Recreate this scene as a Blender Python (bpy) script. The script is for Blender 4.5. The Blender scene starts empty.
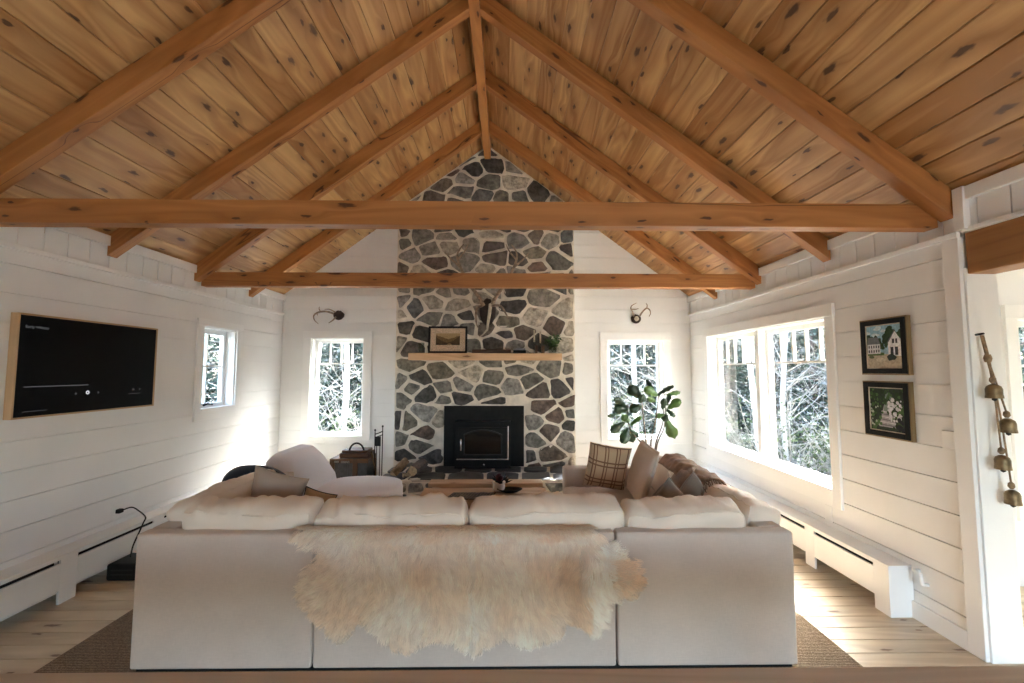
import bpy, math, random
from mathutils import Vector, Matrix, noise, Euler

PI = math.pi
SC = bpy.context.scene
COL = SC.collection
WORLD = {}                      # world position of every object's origin

# ---------------------------------------------------------------- mesh building
class MB:
    def __init__(s):
        s.v = []; s.f = []; s.uv = []; s.c = []; s.mi = []; s.sm = []

    def face(s, pts, uv=None, col=(.5, .5, .5), mi=0, sm=False):
        b = len(s.v)
        s.v += [tuple(p) for p in pts]
        s.f.append(list(range(b, b + len(pts))))
        s.uv.append(uv or [(0, 0)] * len(pts)); s.c.append(col); s.mi.append(mi); s.sm.append(sm)

    def idx(s, ids, uv=None, col=(.5, .5, .5), mi=0, sm=True):
        s.f.append(list(ids)); s.uv.append(uv or [(0, 0)] * len(ids)); s.c.append(col); s.mi.append(mi); s.sm.append(sm)

    def prism(s, poly, fn, d0, d1, col=(.5, .5, .5), mi=0, uvo=(0, 0), grain=0, caps=(True, True)):
        """poly in (u, v), swept from depth d0 to d1; fn(u, v, d) -> point"""
        n = len(poly); b = len(s.v)
        s.v += [tuple(fn(u, v, d0)) for u, v in poly] + [tuple(fn(u, v, d1)) for u, v in poly]
        def uvp(u, v, d):
            return (u + uvo[0], v + d + uvo[1]) if grain == 0 else (v + uvo[0], u + d + uvo[1])
        if caps[0]: s.idx(range(b, b + n), [uvp(u, v, 0) for u, v in poly], col, mi, False)
        if caps[1]: s.idx(range(b + 2 * n - 1, b + n - 1, -1), [uvp(u, v, 0) for u, v in reversed(poly)], col, mi, False)
        for i in range(n):
            j = (i + 1) % n
            d = d1 - d0
            s.idx((b + j, b + i, b + n + i, b + n + j),
                  [uvp(*poly[j], 0), uvp(*poly[i], 0), uvp(*poly[i], d), uvp(*poly[j], d)], col, mi, False)

    def box(s, x0, x1, y0, y1, z0, z1, col=(.5, .5, .5), mi=0, uvo=None, M=None):
        L = (x1 - x0, y1 - y0, z1 - z0)
        a = max(range(3), key=lambda k: L[k])
        if uvo is None: uvo = (random.random() * 9, random.random() * 9)
        o = [(1, 2), (0, 2), (0, 1)][a]
        b = len(s.v)
        P = [(x, y, z) for x in (x0, x1) for y in (y0, y1) for z in (z0, z1)]
        s.v += [tuple(M @ Vector(p)) if M else p for p in P]
        for q, ax in (((0, 1, 3, 2), 0), ((4, 6, 7, 5), 0), ((0, 4, 5, 1), 1), ((2, 3, 7, 6), 1), ((0, 2, 6, 4), 2), ((1, 5, 7, 3), 2)):
            if ax == a: uv = [(P[i][o[0]] * .3 + uvo[0], P[i][o[1]] + uvo[1]) for i in q]
            else:
                w = o[0] if o[1] == ax else o[1]
                uv = [(P[i][a] + uvo[0], P[i][w] + uvo[1] + ax * .37) for i in q]
            s.idx([b + i for i in q], uv, col, mi, False)

    def bar(s, p0, p1, w, h, up=(0, 0, 1), col=(.5, .5, .5), mi=0):
        """rectangular bar along p0-p1, w sideways, h along up"""
        p0 = Vector(p0); p1 = Vector(p1); t = (p1 - p0); L = t.length; t.normalize()
        side = t.cross(Vector(up)).normalized(); u = side.cross(t)
        M = Matrix((t, side, u)).transposed().to_4x4(); M.translation = p0
        s.box(0, L, -w / 2, w / 2, -h / 2, h / 2, col, mi, None, M)

    def tube(s, pts, rad, n=8, col=(.5, .5, .5), mi=0, cap=True, closed=False):
        pts = [Vector(p) for p in pts]; m = len(pts)
        if not hasattr(rad, '__len__'): rad = [rad] * m
        b = len(s.v); ref = None; L = 0
        for i, p in enumerate(pts):
            t = (pts[min(i + 1, m - 1)] - pts[max(i - 1, 0)])
            if t.length < 1e-9: t = Vector((0, 0, 1))
            t.normalize()
            if ref is None:
                ref = t.cross(Vector((0, 0, 1)) if abs(t.z) < .9 else Vector((1, 0, 0))).normalized()
            ref = (ref - t * ref.dot(t)).normalized(); w = t.cross(ref)
            for k in range(n):
                a = 2 * PI * k / n
                s.v.append(tuple(p + (ref * math.cos(a) + w * math.sin(a)) * rad[i]))
        for i in range(m - 1):
            l = (pts[i + 1] - pts[i]).length
            for k in range(n):
                j = (k + 1) % n
                s.idx((b + i * n + k, b + i * n + j, b + (i + 1) * n + j, b + (i + 1) * n + k),
                      [(L, k * .02), (L, k * .02 + .02), (L + l, k * .02 + .02), (L + l, k * .02)], col, mi, True)
            L += l
        if cap:
            s.idx([b + k for k in range(n - 1, -1, -1)], None, col, mi, False)
            s.idx([b + (m - 1) * n + k for k in range(n)], None, col, mi, False)

    def lathe(s, prof, c=(0, 0, 0), n=20, col=(.5, .5, .5), mi=0, M=None):
        b = len(s.v)
        for r, z in prof:
            for k in range(n):
                a = 2 * PI * k / n
                p = Vector((r * math.cos(a), r * math.sin(a), z))
                if M: p = M @ p
                s.v.append((p.x + c[0], p.y + c[1], p.z + c[2]))
        for i in range(len(prof) - 1):
            for k in range(n):
                j = (k + 1) % n
                s.idx((b + i * n + k, b + i * n + j, b + (i + 1) * n + j, b + (i + 1) * n + k),
                      [(k / n, prof[i][1]), ((k + 1) / n, prof[i][1]), ((k + 1) / n, prof[i + 1][1]), (k / n, prof[i + 1][1])], col, mi, True)
        if prof[0][0] > 1e-4: s.idx([b + k for k in range(n - 1, -1, -1)], None, col, mi, False)
        if prof[-1][0] > 1e-4: s.idx([b + (len(prof) - 1) * n + k for k in range(n)], None, col, mi, False)

    def grid(s, fn, nu, nv, col=(.5, .5, .5), mi=0, flip=False, uvs=(1, 1)):
        b = len(s.v)
        for i in range(nu + 1):
            for j in range(nv + 1): s.v.append(tuple(fn(i / nu, j / nv)))
        for i in range(nu):
            for j in range(nv):
                q = [(i, j), (i + 1, j), (i + 1, j + 1), (i, j + 1)]
                if flip: q.reverse()
                s.idx([b + x * (nv + 1) + y for x, y in q], [(x / nu * uvs[0], y / nv * uvs[1]) for x, y in q], col, mi, True)

    def build(s, name, mats, parent=None, bevel=0, subsurf=0, org=None, mw=None, weld=False, kind=None, bseg=2):
        if not isinstance(mats, (list, tuple)): mats = [mats]
        if org is None:
            if parent is not None: org = WORLD[parent]
            else:
                xs, ys, zs = zip(*s.v)
                org = ((min(xs) + max(xs)) / 2, (min(ys) + max(ys)) / 2, min(zs))
            if mw: org = (0, 0, 0)
        org = Vector(org)
        me = bpy.data.meshes.new(name)
        me.from_pydata([tuple(Vector(p) - org) for p in s.v], [], s.f)
        uvl = me.uv_layers.new(name='UVMap')
        uvl.data.foreach_set('uv', [c for uv in s.uv for p in uv for c in p])
        ca = me.color_attributes.new('Col', 'FLOAT_COLOR', 'CORNER')
        ca.data.foreach_set('color', [c for k, f in enumerate(s.f) for _ in f for c in (s.c[k][0], s.c[k][1], s.c[k][2], 1)])
        me.polygons.foreach_set('material_index', s.mi)
        me.polygons.foreach_set('use_smooth', s.sm)
        for m in mats: me.materials.append(m)
        me.update()
        o = bpy.data.objects.new(name, me); COL.objects.link(o)
        if weld:
            w = o.modifiers.new('weld', 'WELD'); w.merge_threshold = .0004
        if bevel:
            m = o.modifiers.new('bevel', 'BEVEL'); m.width = bevel; m.segments = bseg; m.limit_method = 'ANGLE'; m.angle_limit = .7
        if subsurf:
            m = o.modifiers.new('sub', 'SUBSURF'); m.levels = subsurf; m.render_levels = subsurf
        if parent is not None:
            o.parent = parent
            o.location = org - Vector(WORLD[parent])
        else: o.location = org
        if mw: o.matrix_local = mw if parent is None else Matrix.Translation(-Vector(WORLD[parent])) @ mw
        WORLD[o] = tuple(mw.translation) if mw else tuple(org)
        if kind: o['kind'] = kind
        return o

def tag(o, label=None, cat=None, group=None, kind=None):
    if label: o['label'] = label
    if cat: o['category'] = cat
    if group: o['group'] = group
    if kind: o['kind'] = kind
    return o

def thing(name, label, cat, loc=(0, 0, 0), group=None):
    o = bpy.data.objects.new(name, None); COL.objects.link(o); o.location = loc
    o.empty_display_size = .1
    WORLD[o] = tuple(loc)
    return tag(o, label, cat, group)

def copy_tree(o, parent=None):
    c = o.copy(); COL.objects.link(c)
    if parent: c.parent = parent
    for ch in list(o.children): copy_tree(ch, c)
    return c

def clip(poly, a, b, c):
    """keep a*u + b*v <= c"""
    out = []
    for i in range(len(poly)):
        p, q = poly[i], poly[(i + 1) % len(poly)]
        fp = a * p[0] + b * p[1] - c; fq = a * q[0] + b * q[1] - c
        if fp <= 0: out.append(p)
        if (fp < 0 < fq) or (fq < 0 < fp):
            t = fp / (fp - fq)
            out.append((p[0] + (q[0] - p[0]) * t, p[1] + (q[1] - p[1]) * t))
    return out

def area(poly):
    return .5 * sum(poly[i][0] * poly[(i + 1) % len(poly)][1] - poly[(i + 1) % len(poly)][0] * poly[i][1] for i in range(len(poly)))

# ---------------------------------------------------------------- materials
class NT:
    def __init__(s, name):
        s.m = bpy.data.materials.new(name); s.m.use_nodes = True
        s.t = s.m.node_tree; s.t.nodes.clear()
        s.out = s.n('ShaderNodeOutputMaterial')
    def n(s, typ, props=None, **inp):
        x = s.t.nodes.new(typ)
        for k, v in (props or {}).items(): setattr(x, k, v)
        for k, v in inp.items():
            k = k.replace('_', ' ')
            sock = x.inputs[int(k[1:])] if k[0] == 'i' and k[1:].isdigit() else x.inputs[k]
            if isinstance(v, bpy.types.NodeSocket): s.t.links.new(v, sock)
            else: sock.default_value = v
        return x
    def math(s, op, a, b=0.0, c=None, clamp=False):
        kw = dict(i0=a, i1=b)
        if c is not None: kw['i2'] = c
        return s.n('ShaderNodeMath', dict(operation=op, use_clamp=clamp), **kw).outputs[0]
    def mix(s, f, a, b, typ='MIX'):
        x = s.n('ShaderNodeMix', dict(data_type='RGBA', blend_type=typ))
        for k, v in ((0, f), (6, a), (7, b)):
            if isinstance(v, bpy.types.NodeSocket): s.t.links.new(v, x.inputs[k])
            else: x.inputs[k].default_value = v if k == 0 or len(v) == 4 else (*v, 1)
        return x.outputs[2]
    def ramp(s, f, stops):
        x = s.n('ShaderNodeValToRGB', None, Fac=f); e = x.color_ramp.elements
        while len(e) < len(stops): e.new(.5)
        for i, (p, c) in enumerate(stops):
            e[i].position = p; e[i].color = (*c, 1) if len(c) == 3 else c
        return x.outputs[0]
    def smooth(s, v, lo, hi, a=0.0, b=1.0):
        x = s.n('ShaderNodeMapRange', dict(interpolation_type='SMOOTHSTEP'))
        for k, val in enumerate((v, lo, hi, a, b)):
            if isinstance(val, bpy.types.NodeSocket): s.t.links.new(val, x.inputs[k])
            else: x.inputs[k].default_value = val
        return x.outputs[0]
    def bsdf(s, color, rough=.6, bump=None, bstr=.3, bdist=.01, **kw):
        p = s.n('ShaderNodeBsdfPrincipled')
        def setin(k, v):
            if isinstance(v, bpy.types.NodeSocket): s.t.links.new(v, p.inputs[k])
            else: p.inputs[k].default_value = v
        setin('Base Color', color if isinstance(color, bpy.types.NodeSocket) else (*color, 1))
        setin('Roughness', rough)
        for k, v in kw.items(): setin(k.replace('_', ' '), v)
        if bump is not None:
            b = s.n('ShaderNodeBump', None, Strength=bstr, Distance=bdist, Height=bump)
            s.t.links.new(b.outputs[0], p.inputs['Normal'])
        s.t.links.new(p.outputs[0], s.out.inputs[0])
        return s.m

def plain(name, col, rough=.5, var=.12, scale=9, bump=.15, bscale=60, **kw):
    t = NT(name)
    co = t.n('ShaderNodeTexCoord').outputs['Object']
    nz = t.n('ShaderNodeTexNoise', None, Vector=co, Scale=scale, Detail=3.0).outputs[0]
    c = t.mix(t.smooth(nz, .3, .7), tuple(x * (1 - var) for x in col), tuple(min(1, x * (1 + var)) for x in col))
    bn = t.n('ShaderNodeTexNoise', None, Vector=co, Scale=bscale, Detail=2.0).outputs[0]
    return t.bsdf(c, rough, bn, bump, .004, **kw)

def wood(name, dark, light, knotc, rough=.45, knots=1.0, ku=3.0, kv=6.0, grain=20, coat=0.0, amt=.45, checks=0.0):
    t = NT(name)
    uv = t.n('ShaderNodeUVMap', dict(uv_map='UVMap')).outputs[0]
    at = t.n('ShaderNodeAttribute', dict(attribute_name='Col'))
    sep = t.n('ShaderNodeSeparateColor', None, Color=at.outputs['Color'])
    tone, rnd = sep.outputs[0], sep.outputs[1]
    off = t.n('ShaderNodeCombineXYZ', None, X=t.math('MULTIPLY', rnd, 37.0), Y=t.math('MULTIPLY', rnd, 11.0)).outputs[0]
    base = t.n('ShaderNodeVectorMath', dict(operation='ADD'), i0=uv, i1=off).outputs[0]
    kvec = t.n('ShaderNodeVectorMath', dict(operation='MULTIPLY'), i0=base, i1=(ku, kv, 1)).outputs[0]
    vor = t.n('ShaderNodeTexVoronoi', dict(voronoi_dimensions='2D', feature='F1'), Vector=kvec, Scale=1.0, Randomness=1.0)
    kd = vor.outputs['Distance']
    kr = t.n('ShaderNodeSeparateColor', None, Color=vor.outputs['Color'])
    warpn = t.n('ShaderNodeTexNoise', None, Vector=kvec, Scale=9.0, Detail=1.0).outputs[0]
    kd2 = t.math('ADD', kd, t.math('MULTIPLY', t.math('SUBTRACT', warpn, .5), .17))
    size = t.math('MULTIPLY_ADD', kr.outputs[1], .11, .05)
    on = t.math('LESS_THAN', kr.outputs[0], .62 * knots)
    knot = t.math('MULTIPLY', on, t.smooth(kd2, size, t.math('MULTIPLY', size, .45)))
    halo = t.math('MULTIPLY', on, t.smooth(kd, .42, .06))
    # grain bends round the knots
    bend = t.n('ShaderNodeCombineXYZ', None, Y=t.math('MULTIPLY', halo, .035)).outputs[0]
    gb = t.n('ShaderNodeVectorMath', dict(operation='ADD'), i0=base, i1=bend).outputs[0]
    g1v = t.n('ShaderNodeVectorMath', dict(operation='MULTIPLY'), i0=gb, i1=(.9, grain, 1)).outputs[0]
    g1 = t.n('ShaderNodeTexNoise', dict(noise_dimensions='2D'), Vector=g1v, Scale=1.0, Detail=4.0, Distortion=.4).outputs[0]
    g2v = t.n('ShaderNodeVectorMath', dict(operation='MULTIPLY'), i0=gb, i1=(.55, 5.5, 1)).outputs[0]
    g2 = t.n('ShaderNodeTexNoise', dict(noise_dimensions='2D'), Vector=g2v, Scale=1.0, Detail=2.0, Distortion=.8).outputs[0]
    rings = t.math('PINGPONG', t.math('MULTIPLY', g2, 7.0), 1.0)
    f = t.math('ADD', t.math('MULTIPLY', g1, .55), t.math('MULTIPLY', rings, .40))
    f = t.math('ADD', f, t.math('MULTIPLY', t.math('SUBTRACT', tone, .5), .9))
    c = t.ramp(f, [(.18, dark), (.5, tuple(d * (1 - amt) + l * amt for d, l in zip(dark, light))), (.9, light)])
    c = t.mix(t.math('MULTIPLY', halo, .45), c, tuple(x * .75 for x in dark))
    c = t.mix(t.math('MULTIPLY', knot, .9), c, knotc)
    if checks:
        cv = t.n('ShaderNodeVectorMath', dict(operation='MULTIPLY'), i0=gb, i1=(.16, 5, 1)).outputs[0]
        cn = t.n('ShaderNodeTexNoise', dict(noise_dimensions='2D'), Vector=cv, Scale=1.0, Detail=1.0).outputs[0]
        ck = t.smooth(t.math('ABSOLUTE', t.math('SUBTRACT', cn, .36)), .006, .0)
        c = t.mix(t.math('MULTIPLY', ck, checks), c, knotc)
    r = t.math('MULTIPLY_ADD', g1, .2, rough - .1)
    return t.bsdf(c, r, g1, .12, .004, Coat_Weight=coat, Coat_Roughness=.3)

def fabric(name, col, col2=None, rough=.9, weave=420, var=.5, bump=.25, big=6, sheen=.2):
    t = NT(name); col2 = col2 or tuple(c * .82 for c in col)
    co = t.n('ShaderNodeTexCoord').outputs['Object']
    a = t.n('ShaderNodeVectorMath', dict(operation='MULTIPLY'), i0=co, i1=(1, 1, .12)).outputs[0]
    b = t.n('ShaderNodeVectorMath', dict(operation='MULTIPLY'), i0=co, i1=(.12, .12, 1)).outputs[0]
    na = t.n('ShaderNodeTexNoise', None, Vector=a, Scale=weave, Detail=1.0).outputs[0]
    nb = t.n('ShaderNodeTexNoise', None, Vector=b, Scale=weave, Detail=1.0).outputs[0]
    w = t.math('ADD', t.math('MULTIPLY', na, .5), t.math('MULTIPLY', nb, .5))
    lg = t.n('ShaderNodeTexNoise', None, Vector=co, Scale=big, Detail=3.0).outputs[0]
    f = t.math('ADD', t.math('MULTIPLY', t.math('SUBTRACT', w, .5), 2.2 * var), t.math('MULTIPLY', lg, .9))
    c = t.mix(t.math('ADD', f, .05, None, True), col2, col)
    return t.bsdf(c, rough, w, bump, .003, Sheen_Weight=sheen, Sheen_Roughness=.5)

def attr_mat(name, rough=.8, bump=.5, bscale=25, bdist=.01, var=.35, vscale=14, spec=.3, **kw):
    """surface whose own colour is stored per face"""
    t = NT(name)
    at = t.n('ShaderNodeAttribute', dict(attribute_name='Col')).outputs['Color']
    co = t.n('ShaderNodeTexCoord').outputs['Object']
    n1 = t.n('ShaderNodeTexNoise', None, Vector=co, Scale=vscale, Detail=5.0, Roughness=.65).outputs[0]
    n2 = t.n('ShaderNodeTexNoise', None, Vector=co, Scale=bscale, Detail=4.0).outputs[0]
    k = t.smooth(n1, .25, .75, 1 - var, 1 + var)
    cc = t.n('ShaderNodeCombineColor', None, Red=k, Green=k, Blue=k).outputs[0]
    c = t.mix(1.0, at, cc, 'MULTIPLY')
    return t.bsdf(c, rough, n2, bump, bdist, Specular_IOR_Level=spec, **kw)

M = {}
M['ceil'] = wood('pine_ceiling_boards', (.335, .15, .046), (.66, .405, .18), (.06, .022, .01), .42, 1.25, 2.6, 6.5, 16)
M['beam'] = wood('oiled_fir_beams', (.33, .125, .033), (.52, .235, .073), (.06, .016, .006), .5, 1.1, 2.6, 9, 26, checks=.8)
M['floor'] = wood('pine_floor_boards', (.55, .43, .29), (.76, .65, .48), (.14, .07, .03), .35, .8, 2.6, 9, 22, coat=.15)
M['mantel'] = wood('pale_mantel_pine', (.55, .33, .17), (.74, .50, .30), (.2, .09, .04), .6, .3, 2.5, 9, 26)
M['oak'] = wood('light_oak', (.42, .27, .14), (.62, .44, .26), (.2, .1, .05), .5, .0, 3, 9, 40)
M['table'] = wood('honey_tabletop', (.46, .35, .25), (.60, .48, .36), (.2, .1, .05), .45, .2, 2.5, 9, 26)
M['coffee'] = wood('weathered_table_pine', (.45, .30, .18), (.66, .48, .33), (.15, .08, .04), .6, .3, 3, 9, 30)
M['header'] = wood('dark_header_fir', (.24, .10, .025), (.42, .20, .06), (.05, .015, .006), .5, .8, 2.6, 7, 26)
M['brownwood'] = wood('walnut_brown', (.07, .03, .014), (.16, .075, .03), (.03, .01, .006), .5, .2, 3, 9, 30)
M['white'] = plain('white_painted_boards', (.82, .82, .81), .48, .02, 3, .1, 40)
M['trim'] = plain('white_gloss_trim', (.86, .86, .845), .35, .015, 3, .05, 40)
M['heater'] = plain('white_enamel_cover', (.84, .84, .82), .35, .02, 3, .04, 40)
M['black'] = plain('matte_black_steel', (.008, .008, .008), .6, .2, 12, .1, 80, Specular_IOR_Level=.2)
M['iron'] = plain('black_wrought_iron', (.018, .017, .016), .5, .2, 12, .2, 90, Metallic=.6)
M['slot'] = plain('dark_heater_core', (.012, .012, .012), .9, .1)
M['chrome'] = plain('brushed_steel', (.55, .56, .58), .25, .05, 20, .05, 90, Metallic=1.0)
M['pewter'] = plain('dull_pewter', (.2, .2, .21), .4, .1, 20, .05, 90, Metallic=.9)
M['screen'] = plain('black_screen', (.003, .003, .0035), .35, .05, 4, .0, 40, Specular_IOR_Level=.12)
M['linen'] = fabric('oatmeal_linen', (.64, .54, .46), (.52, .435, .37), .95, 260, .55, .3)
M['cream'] = fabric('cream_cotton_sateen', (.80, .70, .59), (.72, .61, .50), .62, 420, .2, .12, 5, .1)
M['taupe'] = fabric('taupe_velvet', (.43, .345, .285), (.36, .285, .235), .8, 420, .3, .2)
M['beige'] = fabric('beige_canvas', (.68, .565, .46), (.60, .49, .40), .9, 380, .3, .2)
M['grey'] = fabric('grey_brown_wool', (.25, .205, .165), (.185, .15, .12), .95, 300, .6, .35)
M['tan'] = fabric('tan_suede', (.50, .34, .20), (.42, .27, .155), .8, 420, .3, .15)
M['navy'] = fabric('navy_wool', (.016, .022, .04), (.010, .014, .027), .9, 380, .3, .2)
M['lilac'] = fabric('pale_grey_boucle', (.86, .855, .89), (.80, .795, .83), .9, 300, .3, .25)
M['leather'] = plain('worn_brown_leather', (.19, .095, .045), .5, .3, 14, .35, 90)
M['hide'] = plain('sheepskin_hide', (.80, .68, .52), .9, .1)
M['stone'] = attr_mat('field_stone', .85, .9, 26, .02, .6, 13, .3)
M['slate'] = attr_mat('slate_hearthstone', .45, .5, 20, .012, .35, 9, .4)
M['mortar'] = plain('cream_mortar', (.74, .69, .60), .95, .14, 10, .9, 45)
M['leaf'] = attr_mat('fig_leaf', .35, .25, 30, .004, .2, 25, .5)
M['bark'] = plain('plant_stem_bark', (.10, .07, .05), .8, .3, 20, .3, 60)
M['ceramic'] = plain('white_glazed_ceramic', (.8, .77, .72), .25, .04, 6, .02)
M['brass'] = plain('aged_brass_bell', (.21, .145, .075), .5, .4, 25, .3, 70, Metallic=.75)
M['rope'] = plain('jute_rope', (.28, .19, .11), .95, .3, 60, .5, 160)
M['antler'] = plain('antler_bone', (.27, .20, .14), .6, .45, 22, .3, 70)
M['darkhair'] = plain('dark_brown_skullcap', (.028, .014, .009), .85, .4, 30, .5, 90)
M['bonepale'] = plain('pale_bone', (.55, .48, .38), .7, .2, 25, .2, 70)
M['paint'] = attr_mat('painted_picture', .5, .05, 40, .002, .25, 60, .2)
M['print'] = attr_mat('sepia_print', .6, .02, 40, .001, .3, 70, .2)
M['rustic'] = wood('gilded_frame_edge', (.16, .10, .04), (.34, .24, .11), (.05, .03, .015), .5, .2, 9, 20, 60)
M['red'] = plain('dried_dark_red_petals', (.08, .008, .012), .8, .3, 40)
M['pot'] = plain('woven_pot', (.55, .47, .36), .9, .2, 30, .6, 60)
M['soil'] = plain('potting_soil', (.03, .02, .014), .95, .3, 30, .8, 60)
M['logwood'] = attr_mat('split_log', .9, .8, 40, .01, .35, 25, .2)
M['steelgrey'] = plain('ribbed_steel_panel', (.075, .077, .08), .5, .2, 20, .1, 60, Metallic=.4)

def leafmat(name, tr=.35):
    t = NT(name)
    at = t.n('ShaderNodeAttribute', dict(attribute_name='Col')).outputs['Color']
    d = t.n('ShaderNodeBsdfDiffuse', None, Color=at).outputs[0]; r = t.n('ShaderNodeBsdfTranslucent', None, Color=at).outputs[0]
    mx = t.n('ShaderNodeMixShader', None, i0=tr, i1=d, i2=r).outputs[0]; t.t.links.new(mx, t.out.inputs[0]); return t.m
M['fur'] = leafmat('sheepskin_wool', .12)
M['needles'] = leafmat('evergreen_needles', .35)
def rug_mat():
    t = NT('woven_sisal')
    co = t.n('ShaderNodeTexCoord').outputs['Object']
    w = t.n('ShaderNodeTexWave', dict(wave_type='BANDS', bands_direction='Y'), Vector=co, Scale=26.0, Distortion=3.5, Detail=2.0, Detail_Scale=6.0).outputs[0]
    v = t.n('ShaderNodeTexNoise', None, Vector=co, Scale=110.0, Detail=2.0).outputs[0]
    f = t.math('ADD', t.math('MULTIPLY', w, .45), t.math('MULTIPLY', v, .6))
    c = t.ramp(f, [(.2, (.10, .065, .038)), (.55, (.24, .165, .10)), (.85, (.42, .32, .22))])
    return t.bsdf(c, .95, f, .9, .008)
M['rug'] = rug_mat()

def plaid_mat():
    t = NT('plaid_wool')
    uv = t.n('ShaderNodeUVMap', dict(uv_map='UVMap')).outputs[0]
    s = t.n('ShaderNodeSeparateXYZ', None, Vector=uv)
    def lines(x, n, pos, w):
        fr = t.math('FRACT', t.math('MULTIPLY', x, n))
        return t.smooth(t.math('ABSOLUTE', t.math('SUBTRACT', fr, pos)), w, w * .5)
    m = lines(s.outputs[0], 3.6, .36, .075)
    for q in (lines(s.outputs[0], 3.6, .62, .06), lines(s.outputs[1], 2.4, .38, .055), lines(s.outputs[1], 2.4, .60, .055)):
        m = t.math('MAXIMUM', m, q)
    nz = t.n('ShaderNodeTexNoise', None, Vector=uv, Scale=120.0, Detail=1.0).outputs[0]
    base = t.mix(nz, (.50, .34, .20), (.66, .48, .31))
    c = t.mix(t.math('MULTIPLY', m, .85), base, (.15, .055, .02))
    return t.bsdf(c, .95, nz, .4, .004, Sheen_Weight=.2)
M['plaid'] = plaid_mat()

def lattice_mat():
    t = NT('black_lattice_cloth')
    uv = t.n('ShaderNodeUVMap', dict(uv_map='UVMap')).outputs[0]
    ck = t.n('ShaderNodeTexVoronoi', dict(voronoi_dimensions='2D', feature='DISTANCE_TO_EDGE'), Vector=uv, Scale=14.0, Randomness=.3).outputs[0]
    c = t.mix(t.smooth(ck, .05, .12), (.32, .25, .19), (.02, .016, .014))
    return t.bsdf(c, .9)
M['lattice'] = lattice_mat()

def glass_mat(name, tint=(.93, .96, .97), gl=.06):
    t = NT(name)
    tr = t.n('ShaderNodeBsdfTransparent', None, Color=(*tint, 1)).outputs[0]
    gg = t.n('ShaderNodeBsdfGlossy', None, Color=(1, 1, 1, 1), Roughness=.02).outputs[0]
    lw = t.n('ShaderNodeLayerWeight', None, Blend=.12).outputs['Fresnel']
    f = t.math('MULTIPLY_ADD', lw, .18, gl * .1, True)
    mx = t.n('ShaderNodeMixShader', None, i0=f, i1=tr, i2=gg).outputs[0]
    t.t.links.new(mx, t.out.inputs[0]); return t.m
M['pane'] = glass_mat('dimmed_window_glass', (.69, .72, .725))  # even grey tint added to dim the daylight and the view outside
M['clearpane'] = glass_mat('clear_window_glass', (.96, .98, .98))
M['glassware'] = glass_mat('clear_glassware', (.86, .9, .88), .5)
M['stoveglass'] = plain('smoked_stove_glass', (.012, .011, .010), .08, .1, 5, .0)

def emit(name, col, st):
    t = NT(name); e = t.n('ShaderNodeEmission', None, Color=(*col, 1), Strength=st)
    t.t.links.new(e.outputs[0], t.out.inputs[0]); return t.m
SKY, SUN, EXPO = 1.2, 9.0, 2.82
# ---------------------------------------------------------------- the room
XL, XR, XC, D = -2.9496, 2.4471, -.2546, 5.686
ZC, MS = 4.465, .7414
REAR, OPEN = -3.4, 2.244           # rear wall, near end of the right-hand wall
LEDGE = 2.22
random.seed(7)
def zceil(x): return ZC - MS * abs(x - XC)
f_back = lambda u, z, d: (u, D + d, z)
f_left = lambda u, z, d: (XL - d, u, z)
f_right = lambda u, z, d: (XR + d, u, z)
f_rear = lambda u, z, d: (u, REAR - d, z)

def fill(mb, poly, openings, fn, d0, d1, row=None, gap=.007, vertical=False, zbase=0.0, jitter=None):
    """cover poly (u, z) with a slab, or with boards of pitch row, leaving the openings free"""
    us = [p[0] for p in poly]; zs = [p[1] for p in poly]
    u0, u1, z0, z1 = min(us), max(us), min(zs), max(zs)
    if row is None: rows = [(z0, z1, False)]
    elif vertical:
        k = math.floor((u0 - zbase) / row); rows = []
        while zbase + k * row < u1:
            rows.append((zbase + k * row, zbase + (k + 1) * row, True)); k += 1
        for a, b, _ in rows:
            p = clip(clip(poly, -1, 0, -(a + gap / 2)), 1, 0, b - gap / 2)
            if len(p) > 2: mb.prism(p, fn, d0, d1, uvo=(random.random() * 9, random.random() * 9), grain=1)
        return
    else:
        k = math.floor((z0 - zbase) / row); rows = []
        while zbase + k * row < z1:
            rows.append((zbase + k * row + gap / 2, zbase + (k + 1) * row - gap / 2, True)); k += 1
    for a, b, _ in rows:
        cuts = sorted({a, b} | {z for o in openings for z in o[2:] if a < z < b})
        for c, e in zip(cuts, cuts[1:]):
            ops = sorted((o[0], o[1]) for o in openings if o[2] < e - 1e-6 and o[3] > c + 1e-6)
            xs = [u0] + [x for o in ops for x in o] + [u1]
            for l, r in zip(xs[::2], xs[1::2]):
                if r - l < 1e-4: continue
                p = clip(clip(clip(clip(poly, 0, -1, -c), 0, 1, e), -1, 0, -l), 1, 0, r)
                if len(p) > 2: mb.prism(p, fn, d0, d1, uvo=(random.random() * 9, random.random() * 9))

WT = .17
# openings (u0, u1, z0, z1)
W_BL = (-2.565, -1.87, .60, 1.885)
W_BR = (1.335, 2.085, .56, 1.875)
W_L = (4.20, 4.72, 1.075, 1.895)
W_R = (3.24, 5.17, .575, 1.88)
gable = [(XL - WT, 0), (XR + WT, 0), (XR + WT, zceil(XR + WT)), (XC, ZC), (XL - WT, zceil(XL - WT))]
gable_in = [(XL, 0), (XR, 0), (XR, zceil(XR)), (XC, ZC), (XL, zceil(XL))]
ROW, BASE = .176, .69 - .176 * 4

mb = MB(); fill(mb, gable, [W_BL, W_BR], f_back, .018, WT); fill(mb, gable_in, [W_BL, W_BR], f_back, 0, .018, ROW, zbase=BASE)
mb.build('wall_back', M['white'], kind='structure')

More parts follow.
